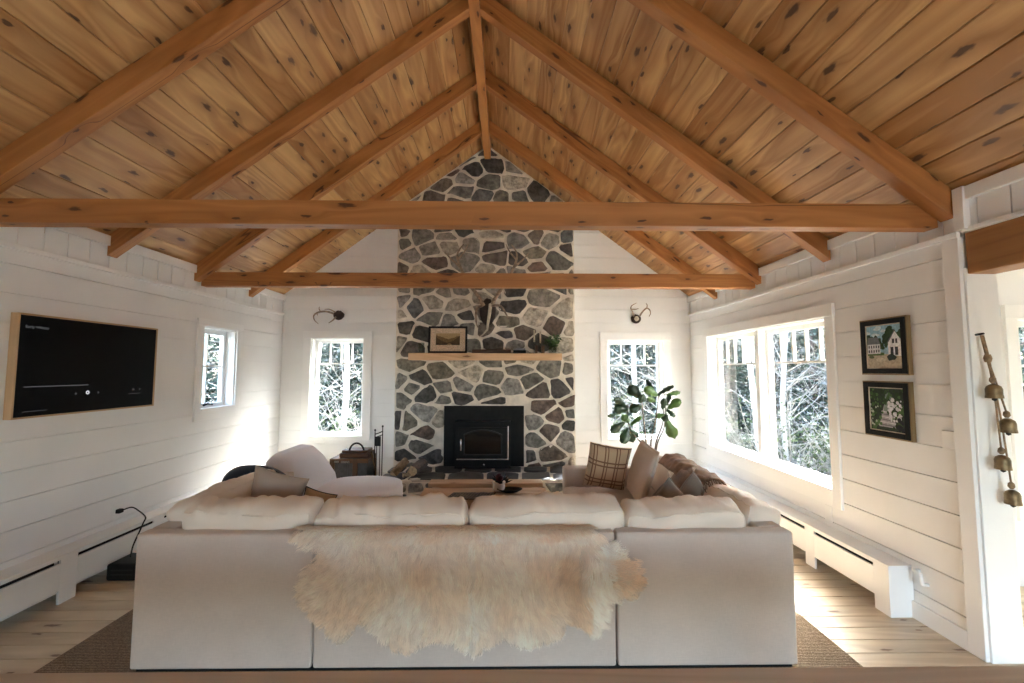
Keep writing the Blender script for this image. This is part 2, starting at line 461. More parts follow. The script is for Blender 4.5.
mb = MB()
lo = [(REAR, 0), (D, 0), (D, LEDGE), (REAR, LEDGE)]
fill(mb, [(REAR - WT, 0), (D, 0), (D, zceil(XL - WT)), (REAR - WT, zceil(XL - WT))], [W_L], f_left, .018, WT)
fill(mb, lo, [W_L], f_left, 0, .018, ROW, .005, zbase=BASE)
up = [(REAR, LEDGE), (D, LEDGE), (D, zceil(XL)), (REAR, zceil(XL))]
fill(mb, up, [], f_left, .012, .018, .15, vertical=True, zbase=.045)
mb.build('wall_left', M['white'], kind='structure')

mb = MB()
fill(mb, [(OPEN, 0), (D, 0), (D, zceil(XR + WT)), (OPEN, zceil(XR + WT))], [W_R], f_right, .018, WT)
fill(mb, [(OPEN + .085, 0), (D, 0), (D, LEDGE), (OPEN + .085, LEDGE)], [W_R], f_right, 0, .018, ROW, zbase=BASE)
fill(mb, [(OPEN, LEDGE), (D, LEDGE), (D, zceil(XR)), (OPEN, zceil(XR))], [], f_right, .012, .018, .1505, vertical=True, zbase=2.795)
# stretch above and behind the opening
fill(mb, [(REAR - WT, LEDGE), (OPEN, LEDGE), (OPEN, zceil(XR + WT)), (REAR - WT, zceil(XR + WT))], [], f_right, .018, WT)
fill(mb, [(REAR, LEDGE), (OPEN - .03, LEDGE), (OPEN - .03, zceil(XR)), (REAR, zceil(XR))], [], f_right, .006, .018, .1505, vertical=True, zbase=2.16)
fill(mb, [(REAR - WT, 0), (-1.7, 0), (-1.7, LEDGE), (REAR - WT, LEDGE)], [], f_right, 0, WT)
mb.build('wall_right', M['white'], kind='structure')

W_RE = [(.1, 2.3, .06, 2.15)]
mb = MB(); fill(mb, gable, W_RE, f_rear, 0, WT)
mb.build('wall_rear', M['header'], kind='structure')  # unseen wall given a dark finish to cut bounced light

# sunroom beyond the opening
SX, SY0, SY1, SZ = 5.4, -2.6, 3.0, 2.3
f_sb = lambda u, z, d: (u, SY1 + d, z)
f_sr = lambda u, z, d: (SX + d, u, z)
f_sf = lambda u, z, d: (u, SY0 - d, z)
W_SB = (3.62, 5.1, .53, 1.845); W_SR = [(.3, 2.5, .4, 2.0)]; W_SF = (3.0, 5.0, .4, 2.0)
mb = MB(); fill(mb, [(XR + WT, 0), (SX + .12, 0), (SX + .12, SZ), (XR + WT, SZ)], [W_SB], f_sb, 0, .12)
mb.build('wall_sunroom_back', M['white'], kind='structure')
mb = MB(); fill(mb, [(SY0 - .12, 0), (SY1, 0), (SY1, SZ), (SY0 - .12, SZ)], W_SR, f_sr, 0, .12)
mb.build('wall_sunroom_right', M['white'], kind='structure')
mb = MB(); fill(mb, [(XR + WT, 0), (SX, 0), (SX, SZ), (XR + WT, SZ)], [], f_sf, 0, .12)
mb.build('wall_sunroom_front', M['white'], kind='structure')
mb = MB(); mb.box(XR + WT, SX + .12, SY0 - .12, SY1 + .12, SZ, SZ + .1)
mb.build('ceiling_sunroom', M['white'], kind='structure')

# floor boards run across the room
mb = MB(); k = 0; y = REAR - .1
while y < D + .1:
    x = XL - .1 - random.random() * 2.2
    while x < SX + .2:
        L = 3.2 + random.random() * 1.6
        a, b = max(x, XL - .12), min(x + L, SX + .1)
        if b > a:
            t = .3 + random.random() * .4
            mb.box(a + .0012, b - .0012, y + .003, y + .109, -.03, 0, (t, random.random(), 0))
        x += L
    y += .112
mb.box(XL - .15, SX + .12, REAR - .15, D + .15, -.2, -.028, (.1, .1, 0))
mb.build('floor', M['floor'], kind='structure', org=(0, 0, 0))

# pine ceiling: boards run front to back on both slopes
mb = MB()
S0, S1 = REAR - .2, D + .22
cs, sn = 1 / math.sqrt(1 + MS * MS), MS / math.sqrt(1 + MS * MS)
for side in (1, -1):
    xs = []; x0 = 1.213 - XC if side > 0 else 1.27
    k = -20
    while True:
        a = x0 + .1329 * k; k += 1
        if a + .1329 < 0.02: continue
        if a > 2.72 + .42: break
        xs.append((max(a, .0), a + .1329))
    for a, b in xs:
        y = S0
        while y < S1:
            L = 14
            y0, y1 = max(y, S0), min(y + L, S1)
            y += L
            if y1 - y0 < .05: continue
            t = .25 + random.random() * .5; r = random.random()
            g = .0028; ch = .006
            pr = [(a + g, 0), (a + g + ch, 0), (b - g - ch, 0), (b - g, 0)]
            # section in slope coordinates: small V on either edge
            def P(u, n, yy): return (XC + side * (u - n * sn), yy, ZC - MS * u - n * cs)
            sec = [(a + .0006, -.006), (a + g + .002, 0), (b - g - .002, 0), (b - .0006, -.006), (b - .0006, -.02), (a + .0006, -.02)]
            ids = len(mb.v); uo, vo = random.random() * 9, random.random() * 9
            for yy in (y0 + .0008, y1 - .0008): mb.v += [P(u, n, yy) for u, n in sec]
            for i in range(6):
                j = (i + 1) % 6
                q = (ids + i, ids + j, ids + 6 + j, ids + 6 + i)
                w0 = sec[i][0] / cs; w1 = sec[j][0] / cs
                uv = [(y0 + uo, w0 + vo), (y0 + uo, w1 + vo), (y1 + uo, w1 + vo), (y1 + uo, w0 + vo)]
                if side > 0: q = q[::-1]; uv = uv[::-1]
                mb.idx(q, uv, (t, r, 0), 0, False)
    # roof deck above the boards
    e = 2.72 + .4
    pts = [(0, .021), (e, .021), (e, .14), (0, .14)]
    b = len(mb.v)
    for yy in (S0, S1): mb.v += [(XC + side * u, yy, ZC - MS * u + n / cs) for u, n in pts]
    for i in range(4):
        j = (i + 1) % 4
        mb.idx((b + i, b + j, b + 4 + j, b + 4 + i), None, (.1, .2, 0), 0, False)
mb.build('ceiling', M['ceil'], kind='structure', org=(0, 0, ZC))

# trims
def trimbox(name, *a, mat='trim', bevel=.003):
    mb = MB(); mb.box(*a); return mb.build(name, M[mat], kind='structure', bevel=bevel)
trimbox('trim_1', XR - .022, XR, OPEN, D, LEDGE - .032, LEDGE)           # ledges where the wall boards stop
trimbox('trim_2', XL, XL + .022, REAR, D, LEDGE - .032, LEDGE)
for i, (x, y0, y1) in enumerate(((XR, OPEN, D), (XL, REAR, D))):
    mb = MB(); s = -1 if x > 0 else 1
    cuts = sorted([y0] + [v for yr in (2.2614, 3.1605, 4.0459, 4.9079) for v in (yr - .006, yr + .09) if y0 < v] + [y1])
    if i == 0 and cuts[0] == y0: pass
    segs = list(zip(cuts[::2], cuts[1::2])) if i else list(zip(cuts[::2], cuts[1::2]))
    for a, b in segs:
        if b - a > .02: mb.box(min(x, x + s * .03), max(x, x + s * .03), a, b, zceil(x) - .085, zceil(x) - .012)
    mb.build('trim_%d' % (3 + i), M['trim'], kind='structure')
trimbox('trim_5', XR - .02, XR + .018, OPEN, OPEN + .085, 0, LEDGE - .032)   # corner board
trimbox('trim_6', XR, XR + WT, OPEN - .012, OPEN, 0, LEDGE - .2)             # jamb face
trimbox('trim_7', XR - .012, XR + .02, REAR, OPEN - .02, LEDGE - .012, LEDGE + .012)
trimbox('trim_8', XR - .03, XR + .006, OPEN - .05, OPEN + .005, LEDGE, zceil(XR) - .01)
trimbox('trim_9', XR - .02, XR + .006, REAR, OPEN - .05, zceil(XR) - .085, zceil(XR) - .014)
trimbox('trim_10', D and XL, XR, D - .018, D, 0, .1)
trimbox('baseboard_right', XR - .02, XR, OPEN + .085, 2.645, 0, .1)
mb = MB(); mb.box(XR + .008, XR + WT - .01, -1.7, OPEN - .012, 1.985, LEDGE - .012, (.5, .3, 0))
mb.build('beam_over_opening', M['header'], kind='structure', bevel=.006)

# ---------------------------------------------------------------- windows
def window(n, fn, o, sashes, grille, casing=(.09, .09, .10), wt=WT, crank=False, mids=None, sill=True, pm='clearpane'):
    u0, u1, z0, z1 = o
    mb = MB()
    # jamb liner
    R = lambda a, b, c, d, e, f: mb.prism([(a, c), (b, c), (b, d), (a, d)], fn, e, f)
    R(u0, u0 + .014, z0, z1, 0, wt - .02); R(u1 - .014, u1, z0, z1, 0, wt - .02)
    R(u0 + .014, u1 - .014, z1 - .014, z1, 0, wt - .02); R(u0 + .014, u1 - .014, z0, z0 + .014, 0, wt - .02)
    a, b, c, d = u0 + .014, u1 - .014, z0 + .014, z1 - .014
    wins = []
    if sashes == 2:
        mid = (a + b) / 2
        R(mid - .032, mid + .032, c, d, .02, wt - .03)
        wins = [(a, mid - .032), (mid + .032, b)]
    else: wins = [(a, b)]
    sw = .042; dd = (wt - .075, wt - .03)
    for l, r in wins:
        R(l, l + sw, c, d, *dd); R(r - sw, r, c, d, *dd)
        R(l + sw, r - sw, c, c + sw, *dd); R(l + sw, r - sw, d - sw, d, *dd)
    w = mb.build('window_%d' % n, M['trim'], kind='structure', bevel=.003)
    mb = MB(); cl, ct, cb = casing; t = -.02
    R = lambda a, b, c, d, e, f: mb.prism([(a, c), (b, c), (b, d), (a, d)], fn, e, f)
    R(u0 - cl, u0, z0 - cb, z1, t, 0); R(u1, u1 + cl, z0 - cb, z1, t, 0)
    R(u0 - cl - .006, u1 + cl + .006, z1, z1 + ct, t - .006, 0); R(u0, u1, z0 - cb, z0, t, 0)
    if sill: R(u0, u1, z0, z0 + .018, -.03, .06)
    mb.build('casing', M['trim'], w, bevel=.002)
    for l, r in wins:
        gl, gr, gb, gt = l + sw, r - sw, c + sw, d - sw
        mb = MB(); mb.prism([(gl, gb), (gr, gb), (gr, gt), (gl, gt)], fn, wt - .055, wt - .05)
        mb.build('pane', M[pm], w)
        mb = MB()
        bars = []
        kind, a1, nb = grille
        if kind == 'top':
            zb = gt - (gt - gb) * a1
            bars.append((gl, gr, zb - .009, zb + .009))
            for i in range(nb):
                u = gl + (gr - gl) * (i + 1) / (nb + 1)
                bars.append((u - .008, u + .008, zb + .009, gt))
        else:
            zb = gb + (gt - gb) * a1
            bars.append((gl, gr, zb - .008, zb + .008))
            um = gl + (gr - gl) * nb
            bars.append((um - .008, um + .008, gb, zb - .008)); bars.append((um - .008, um + .008, zb + .008, gt))
        for q in bars:
            mb.prism([(q[0], q[2]), (q[1], q[2]), (q[1], q[3]), (q[0], q[3])], fn, wt - .068, wt - .04)
        mb.build('muntin', M['trim'], w)
    if crank:
        mb = MB(); um = (u0 + u1) / 2 - .05
        p = [fn(um - .03, z0 + .04, wt - .085), fn(um + .01, z0 + .05, wt - .10), fn(um + .05, z0 + .045, wt - .105), fn(um + .075, z0 + .04, wt - .105)]
        mb.tube(p, [.012, .009, .006, .008], 8); mb.build('crank_handle', M['black'], w)
    return w
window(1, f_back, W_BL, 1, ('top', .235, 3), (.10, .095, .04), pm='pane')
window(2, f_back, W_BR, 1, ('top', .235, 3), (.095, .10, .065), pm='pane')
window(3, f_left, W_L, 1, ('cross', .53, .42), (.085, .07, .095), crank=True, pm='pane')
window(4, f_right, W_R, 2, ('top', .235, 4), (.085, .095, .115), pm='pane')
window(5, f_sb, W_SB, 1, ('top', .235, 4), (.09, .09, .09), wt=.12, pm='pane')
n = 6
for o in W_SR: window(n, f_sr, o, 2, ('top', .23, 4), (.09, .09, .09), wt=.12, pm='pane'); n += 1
for o in W_RE: window(n, f_rear, o, 2, ('top', .2, 3), (.09, .09, .09)); n += 1

# ---------------------------------------------------------------- timber frame
YR = (2.2614, 3.1605, 4.0459, 4.9079)
TR = .082
def rafter(y, side, label):
    mb = MB(); zu = 4.304
    xe = XR if side > 0 else XL
    ue = abs(xe - XC) - .002; u0 = .0425
    prof = [(u0, ZC - MS * u0 - .003), (ue, ZC - MS * ue - .003), (ue, zu - MS * ue), (u0, zu - MS * u0)]
    uo, vo = random.random() * 9, random.random() * 9
    b = len(mb.v); c = (.42 + random.random() * .16, random.random(), 0)
    for yy in (y, y + TR): mb.v += [(XC + side * u, yy, z) for u, z in prof]
    ln = ue / cs
    F = [((0, 1, 2, 3), [(0, 0), (ln, 0), (ln, .13), (0, .13)]), ((7, 6, 5, 4), [(0, .5), (ln, .5), (ln, .37), (0, .37)][::1]),
         ((3, 2, 6, 7), [(0, .13), (ln, .13), (ln, .21), (0, .21)]), ((1, 0, 4, 5), [(ln, .9), (0, .9), (0, .98), (ln, .98)]),
         ((2, 1, 5, 6), [(0, 0), (.02, 0), (.02, .08), (0, .08)]), ((0, 3, 7, 4), [(0, 0), (.02, 0), (.02, .08), (0, .08)])]
    for q, uv in F:
        q = [b + i for i in q]; uv = [(u + uo, v + vo) for u, v in uv]
        if side < 0: q = q[::-1]; uv = uv[::-1]
        mb.idx(q, uv, c, 0, False)
    o = mb.build('rafter', M['beam'], bevel=.004)
    tag(o, label, 'rafter', 'roof rafters')
names = ['nearest the camera', 'second from the camera, just past the near tie beam', 'third from the camera, meeting the far tie beam', 'fourth from the camera, closest to the chimney']
for i, y in enumerate(YR):
    rafter(y, -1, 'orange rafter on the left slope, ' + names[i])
    rafter(y, 1, 'orange rafter on the right slope, ' + names[i])
for y, lab, r in ((YR[0] + TR + .002, 'long knotty tie beam nearest the camera spanning wall to wall', .11), (YR[2] + TR + .002, 'farther tie beam crossing in front of the stone chimney', .53)):
    mb = MB(); t = .085
    ze0, ze1 = 2.2754, 2.2754 + .137
    # ends cut along the rafters
    q = [(XL + .01, ze0), (XR - .012, ze0), (min(XR - .012, XC + (4.46 - ze1) / MS - .05), ze1), (max(XL + .01, XC - (4.46 - ze1) / MS + .05), ze1)]
    mb.prism(q, lambda u, z, d: (u, y + d, z), 0, t, (.48, r, 0), 0, (random.random() * 9, random.random() * 9))
    o = mb.build('tie_beam', M['beam'], bevel=.005)
    tag(o, lab, 'beam', 'tie beams')
mb = MB(); mb.box(XC - .0425, XC + .0425, REAR + .01, 5.54, 4.262, ZC - .035, (.7, .77, 0))
tag(mb.build('ridge_beam', M['beam'], bevel=.004), 'long ridge beam running along the peak of the ceiling to the chimney', 'beam')
# ---------------------------------------------------------------- stone fireplace
def voronoi_cells(seeds, bounds, az=1.0):
    u0, u1, v0, v1 = bounds; out = []
    for i, (a, b) in enumerate(seeds):
        poly = [(u0, v0), (u1, v0), (u1, v1), (u0, v1)]
        for j, (c, d) in enumerate(seeds):
            if i == j or abs(c - a) > 1.0 or abs(d - b) > .8: continue
            # bisector in scaled space
            du, dv = c - a, (d - b) * az * az
            mu, mv = (a + c) / 2, (b + d) / 2
            poly = clip(poly, du, dv, du * mu + dv * mv)
            if len(poly) < 3: break
        if len(poly) >= 3: out.append(poly)
    return out

def shrink(poly, d):
    out = poly
    n = len(poly)
    for i in range(n):
        p, q = poly[i], poly[(i + 1) % n]
        ex, ey = q[0] - p[0], q[1] - p[1]; L = math.hypot(ex, ey)
        if L < 1e-6: continue
        a, b = ey / L, -ex / L               # outward normal of a ccw polygon
        out = clip(out, a, b, a * p[0] + b * p[1] - d)
        if len(out) < 3: return []
    return out

def rough(poly, amp, it=2):
    # cut corners, then jitter
    for _ in range(it):
        q = []
        for i in range(len(poly)):
            p, r = poly[i], poly[(i + 1) % len(poly)]
            k = .15
            q += [(p[0] + (r[0] - p[0]) * k, p[1] + (r[1] - p[1]) * k), (p[0] + (r[0] - p[0]) * (1 - k), p[1] + (r[1] - p[1]) * (1 - k))]
        poly = q
    s = random.random() * 50
    return [(u + amp * (noise.noise((u * 14, v * 14, s))), v + amp * noise.noise((u * 14, v * 14, s + 9))) for u, v in poly]

def stone(mb, poly, fn, h, col):
    n = len(poly)
    cu = sum(p[0] for p in poly) / n; cv = sum(p[1] for p in poly) / n
    sc = lambda k: [(cu + (u - cu) * k, cv + (v - cv) * k) for u, v in poly]
    tx, ty = random.uniform(-.05, .05), random.uniform(-.05, .05)
    rings = [(poly, -.01, 0), (sc(.985), h * .55, 0), (sc(.93), h * .9, 1), (sc(.6), h, 1)]
    b = len(mb.v); s = random.random() * 40
    for r, d, k in rings:
        for u, v in r:
            dd = d + k * ((u - cu) * tx + (v - cv) * ty + .008 * noise.noise((u * 16, v * 16, s)))
            mb.v.append(tuple(fn(u, v, dd)))
    mb.v.append(tuple(fn(cu, cv, h)))
    for k in range(3):
        for i in range(n):
            j = (i + 1) % n
            mb.idx((b + k * n + i, b + k * n + j, b + (k + 1) * n + j, b + (k + 1) * n + i), None, col, 0, k > 0)
    for i in range(n): mb.idx((b + 3 * n + i, b + 3 * n + (i + 1) % n, b + 4 * n), None, col, 0, True)

PAL = [(.085, .08, .072), (.14, .135, .12), (.185, .175, .15), (.27, .25, .215), (.12, .10, .088), (.17, .14, .115), (.14, .145, .145), (.22, .21, .19), (.36, .325, .265), (.085, .078, .075), (.15, .11, .09), (.28, .27, .25), (.42, .38, .31), (.20, .18, .14)]
PANEL = (-.788, .225, .23, 1.017)
CX0, CX1, CY = -1.425, .885, 5.55
fp = thing('stone_fireplace', 'tall fieldstone chimney with a slate hearth, rising to the ridge', 'fireplace', (-.26, 5.3, 0))
random.seed(21)
mb = MB()
cp = [(CX0, .0), (CX1, .0), (CX1, zceil(CX1) - .004), (XC, ZC - .004), (CX0, zceil(CX0) - .004)]
mb.prism(cp, lambda u, z, d: (u, CY + d, z), 0, D - CY - .003)
mb.build('chimney_mortar', M['mortar'], fp)
seeds = []
for dmin, tries in ((.35, 200), (.25, 700), (.155, 2200)):
    for _ in range(tries):
        u, z = random.uniform(CX0 - .05, CX1 + .05), random.uniform(.16, 4.6)
        if all(math.hypot(u - p, (z - q) * 1.45) > (dmin + r) / 2 for p, q, r in seeds): seeds.append((u, z, dmin))
seeds = [(p, q) for p, q, r in seeds]
mb = MB(); ff = lambda u, v, d: (u, CY - d, v)
for poly in voronoi_cells(seeds, (CX0 - .001, CX1 + .001, .2, 4.5), 1.4):
    cu = sum(p[0] for p in poly) / len(poly); cv = sum(p[1] for p in poly) / len(poly)
    x0, x1, z0, z1 = PANEL
    if x0 < cu < x1 and z0 < cv < z1: continue
    if x0 < cu < x1 and cv > z1: poly = clip(poly, 0, -1, -z1)
    elif z0 - .3 < cv < z1 + .05:
        if cu < x0: poly = clip(poly, 1, 0, x0)
        if cu > x1: poly = clip(poly, -1, 0, -x1)
    # roof line
    poly = clip(poly, MS, 1, ZC - .01 + MS * XC); poly = clip(poly, -MS, 1, ZC - .01 - MS * XC)
    if len(poly) < 3 or area(poly) < .004: continue
    poly = shrink(poly, random.uniform(.010, .023))
    if len(poly) < 3 or area(poly) < .0025: continue
    c = random.choice(PAL); k = random.uniform(.85, 1.2)
    stone(mb, rough(poly, .026, random.choice((1, 1, 2))), ff, random.uniform(.006, .018), tuple(x * k for x in c))
mb.build('chimney_stonework', M['stone'], fp)
# hearth
HX0, HX1, HY, HZ = -1.44, .90, 4.86, .262
mb = MB(); mb.box(HX0 + .015, HX1 - .015, HY + .015, CY, 0, HZ - .012)
mb.build('hearth_core', M['mortar'], fp)
mb = MB(); seeds = []
for r in range(2):
    u = HX0 - .05
    while u < HX1:
        w = random.uniform(.22, .5); seeds.append((u + w / 2, HY + .17 + r * .36 + random.uniform(-.06, .06))); u += w
for poly in voronoi_cells(seeds, (HX0, HX1, HY, CY)):
    poly = shrink(poly, .016)
    if len(poly) < 3: continue
    k = random.uniform(.7, 1.3)
    stone(mb, rough(poly, .006, 1), lambda u, v, d: (u, v, HZ - .016 + d), .016, random.choice([(.05, .048, .05), (.062, .058, .066), (.045, .042, .04), (.075, .07, .07)]))
mb.build('hearth_slate', M['slate'], fp)
mb = MB(); seeds = []
for r in range(2):
    u = HX0 - .05
    while u < HX1:
        w = random.uniform(.15, .33); seeds.append((u + w / 2, .06 + r * .13 + random.uniform(-.03, .03))); u += w
for poly in voronoi_cells(seeds, (HX0 + .012, HX1 - .012, .005, HZ - .03)):
    poly = shrink(poly, .012)
    if len(poly) < 3 or area(poly) < .002: continue
    k = random.uniform(.8, 1.4)
    stone(mb, rough(poly, .008), lambda u, v, d: (u, HY + .015 - d, v), .016, tuple(x * k for x in random.choice(PAL)))
mb.build('hearth_stonework', M['stone'], fp)

# stove insert
st = thing('stove_insert', 'black wood stove insert with an arched glass door set in the chimney', 'stove', (-.28, 5.5, HZ))
mb = MB(); mb.box(PANEL[0], PANEL[1], 5.505, 5.549, HZ, 1.017); mb.box(-.36, -.20, 5.499, 5.506, .965, .995)
mb.build('surround_panel', M['black'], st, bevel=.006)
mb = MB(); mb.box(-.63, .055, 5.33, 5.51, .275, .84)
for k in range(12): mb.box(-.56 + k * .045, -.53 + k * .045, 5.326, 5.332, .80, .825)
mb.build('firebox', M['black'], st, bevel=.012)
def arch(x0, x1, z0, z1, rise, n=10):
    c = [(x0, z0), (x1, z0)]
    for i in range(n + 1):
        t = i / n; x = x1 + (x0 - x1) * t
        c.append((x, z1 - rise * (2 * t - 1) ** 2 if rise else z1))
    return c
dr = MB(); dr.prism(arch(-.585, .015, .40, .775, .0), lambda u, v, d: (u, 5.33 - d, v), .03, 0)
door = dr.build('door', M['black'], st, bevel=.008)
mb = MB(); mb.prism(arch(-.505, -.065, .455, .735, .055), lambda u, v, d: (u, 5.30 - d, v), .004, .0)
tag(mb.build('door_glass', M['stoveglass'], door), 'dark arched glass')
mb = MB(); o = arch(-.52, -.05, .44, .75, .058); i_ = arch(-.505, -.065, .455, .735, .055)
for k in range(len(o)):
    j = (k + 1) % len(o)
    for dd in (0,):
        mb.prism([o[k], o[j], i_[j], i_[k]], lambda u, v, d: (u, 5.30 - d, v), .012, 0)
mb.build('glass_rim', M['iron'], door)
mb = MB(); mb.tube([(-.545, 5.29, .50), (-.545, 5.265, .51), (-.545, 5.262, .58), (-.545, 5.262, .63), (-.545, 5.29, .64)], .012, 8)
tag(mb.build('handle', M['chrome'], door), 'steel door handle')
mb = MB(); mb.box(-.60, .03, 5.285, 5.335, .388, .402); mb.box(.018, .030, 5.30, 5.33, .402, .79)
tag(mb.build('edge_strip', M['chrome'], st), 'bright steel strip under the door')
mb = MB(); mb.lathe([(.012, 0), (.012, .02), (.0, .022)], M=Matrix.Translation((-.27, 5.33, .325)) @ Matrix.Rotation(PI / 2, 4, 'X'), n=10)
mb.build('air_control_knob', M['chrome'], st)

# mantel
mb = MB(); mb.box(-1.208, .687, 5.30, 5.552, 1.594, 1.68, (.6, .4, 0))
tag(mb.build('mantel_shelf', M['mantel'], bevel=.006), 'thick pale wood mantel shelf across the stone chimney', 'shelf')
MZ = 1.681
def leaning(base, w, h, tilt, rz=0):
    return Matrix.Translation(base) @ Matrix.Rotation(rz, 4, 'Z') @ Matrix.Rotation(-tilt, 4, 'X')
# framed print
pf = thing('framed_print', 'black framed sepia landscape print with cream mat on the mantel', 'picture', (-.742, 5.47, MZ))
Mx = leaning((-.742, 5.44, MZ), 1, 1, .12)
def frame_mesh(w, h, b, t, M_, z0=0):
    mb = MB()
    for a in ((-w / 2, w / 2, -t, 0, z0, z0 + b), (-w / 2, w / 2, -t, 0, z0 + h - b, z0 + h), (-w / 2, -w / 2 + b, -t, 0, z0 + b, z0 + h - b), (w / 2 - b, w / 2, -t, 0, z0 + b, z0 + h - b)):
        mb.box(*a, M=M_)
    return mb
frame_mesh(.49, .345, .024, .025, Mx).build('frame', M['black'], pf)
mb = MB(); mb.box(-.225, .225, -.012, -.004, .022, .325, (.62, .47, .33), M=Mx); mb.build('mat', M['print'], pf)
mb = MB()
def flat(mb, pts, d, col, M_=None): mb.face([(M_ @ Vector((x, d, z))) if M_ else (x, d, z) for x, z in pts], col=col)
x0, x1, z0, z1 = -.152, .152, .105, .255
flat(mb, [(x0, z0), (x1, z0), (x1, z1), (x0, z1)], -.0128, (.42, .29, .15), Mx)
def ridge(mb, x0, x1, z0, fz, d, col, M_, n=24, rag=.006):
    tops = [(x0 + (x1 - x0) * i / n, fz(i / n) + rag * (random.random() - .5)) for i in range(n + 1)]
    for a, b in zip(tops, tops[1:]): flat(mb, [(a[0], z0), (b[0], z0), b, a], d, col, M_)
ridge(mb, x0, x1, z0, lambda t: .18 + .05 * abs(2 * t - 1.05), -.0131, (.17, .105, .045), Mx)
ridge(mb, x0, x1, z0, lambda t: .135 + .085 * abs(2 * t - .95) ** 1.6, -.0134, (.085, .05, .022), Mx)
ridge(mb, x0, x1, z0, lambda t: .125 + .012 * math.sin(t * 20), -.0137, (.055, .032, .015), Mx)
flat(mb, [(-.02, z0), (.06, z0), (.03, .125), (.01, .125)], -.014, (.26, .17, .085), Mx)
mb.build('landscape_image', M['print'], pf)
# small glass with a sprig
def glass_jar(name, label, c, r, h, n=18):
    t = thing(name, label, 'vase', c)
    mb = MB(); mb.lathe([(r * .9, 0), (r, .006), (r, h), (r - .004, h), (r - .004, .01), (0, .008)], c, n)
    mb.build('glass_body', M['glassware'], t); return t
def sprig(mb, base, n, L, spread, leafsz, col, seed, droop=.3):
    rnd = random.Random(seed)
    for i in range(n):
        a = rnd.random() * 2 * PI; e = rnd.uniform(.3, 1) * spread
        tip = Vector(base) + Vector((math.cos(a) * e, math.sin(a) * e * .8, L * rnd.uniform(.6, 1)))
        mid = (Vector(base) * .5 + tip * .5) + Vector((0, 0, L * .12))
        mb.tube([base, mid, tip], [.0016, .0013, .0008], 5, (.05, .09, .03))
        for k in range(7):
            t = .35 + .65 * k / 6; p = (Vector(base).lerp(mid, t * 2) if t < .5 else mid.lerp(tip, t * 2 - 1))
            q = Vector((rnd.gauss(0, 1), rnd.gauss(0, 1), rnd.gauss(.2, .8))).normalized() * leafsz * rnd.uniform(.7, 1.2)
            w = q.cross(Vector((rnd.gauss(0, 1), rnd.gauss(0, 1), 1))).normalized() * leafsz * .32
            kk = rnd.uniform(.7, 1.4); c2 = tuple(x * kk for x in col)
            mb.face([p, p + q * .5 + w, p + q, p + q * .5 - w], col=c2)
g = glass_jar('glass_tumbler', 'little green tinted glass tumbler left of the framed print on the mantel', (-1.078, 5.44, MZ), .042, .135)
mb = MB(); sprig(mb, (-1.078, 5.44, MZ + .012), 6, .11, .026, .022, (.06, .085, .06), 3)
mb.build('sprig', M['leaf'], g)
g = glass_jar('sprig_vase', 'clear glass vase of green sprigs at the right end of the mantel', (.585, 5.43, MZ), .052, .095)
mb = MB(); sprig(mb, (.585, 5.43, MZ + .012), 26, .22, .115, .045, (.045, .095, .022), 5)
mb.build('sprigs', M['leaf'], g)
# boxes and candle holders
t = thing('keepsake_box', 'low black box with a pewter lid on the mantel beside the candlesticks', 'box', (.165, 5.43, MZ))
mb = MB(); mb.box(.085, .245, 5.37, 5.49, MZ, MZ + .04); mb.build('box_body', M['black'], t, bevel=.004)
mb = MB(); mb.box(.092, .238, 5.375, 5.485, MZ + .04, MZ + .062); mb.box(.13, .20, 5.40, 5.46, MZ + .062, MZ + .07); mb.build('lid', M['pewter'], t, bevel=.004)
for x, h, lab in ((.352, .165, 'taller slim glass candlestick, left one of two on the mantel'), (.428, .15, 'shorter slim glass candlestick, right one of two on the mantel')):
    t = thing('candlestick', lab, 'candlestick', (x, 5.42, MZ), 'glass candlesticks')
    mb = MB(); mb.lathe([(.03, 0), (.03, .006), (.007, .014), (.006, h * .8), (.014, h * .86), (.016, h), (.012, h), (.010, h * .88), (0, h * .87)], (x, 5.42, MZ), 14)
    mb.build('stem', M['glassware'], t)
    mb = MB(); mb.lathe([(.011, h * .88), (.011, h + .13), (.003, h + .135)], (x, 5.42, MZ), 10); mb.build('taper_candle', M['bonepale'], t)
for x0_, x1_, h, m_, lab in ((.365, .395, .105, 'brownwood', 'dark brown book standing between the two candlesticks'), (.445, .485, .10, 'leather', 'leather bound book standing right of the candlesticks'), ):
    t = thing('standing_book', lab, 'book', ((x0_ + x1_) / 2, 5.48, MZ), 'books on the mantel')
    mb = MB(); mb.box(x0_, x0_ + .004, 5.45, 5.53, MZ, MZ + h); mb.box(x1_ - .004, x1_, 5.45, 5.53, MZ, MZ + h); mb.box(x0_ + .004, x1_ - .004, 5.447, 5.451, MZ, MZ + h)
    mb.build('cover', M[m_], t)
    mb = MB(); mb.box(x0_ + .004, x1_ - .004, 5.452, 5.525, MZ + .003, MZ + h - .004); mb.build('pages', M['bonepale'], t)
t = MB(); t.box(-.44, .06, 5.50, 5.53, MZ, MZ + .055, (.4, .3, 0))
tag(t.build('driftwood_rail', M['brownwood'], bevel=.01), 'low reddish brown wooden rail lying along the back of the mantel', 'wood')

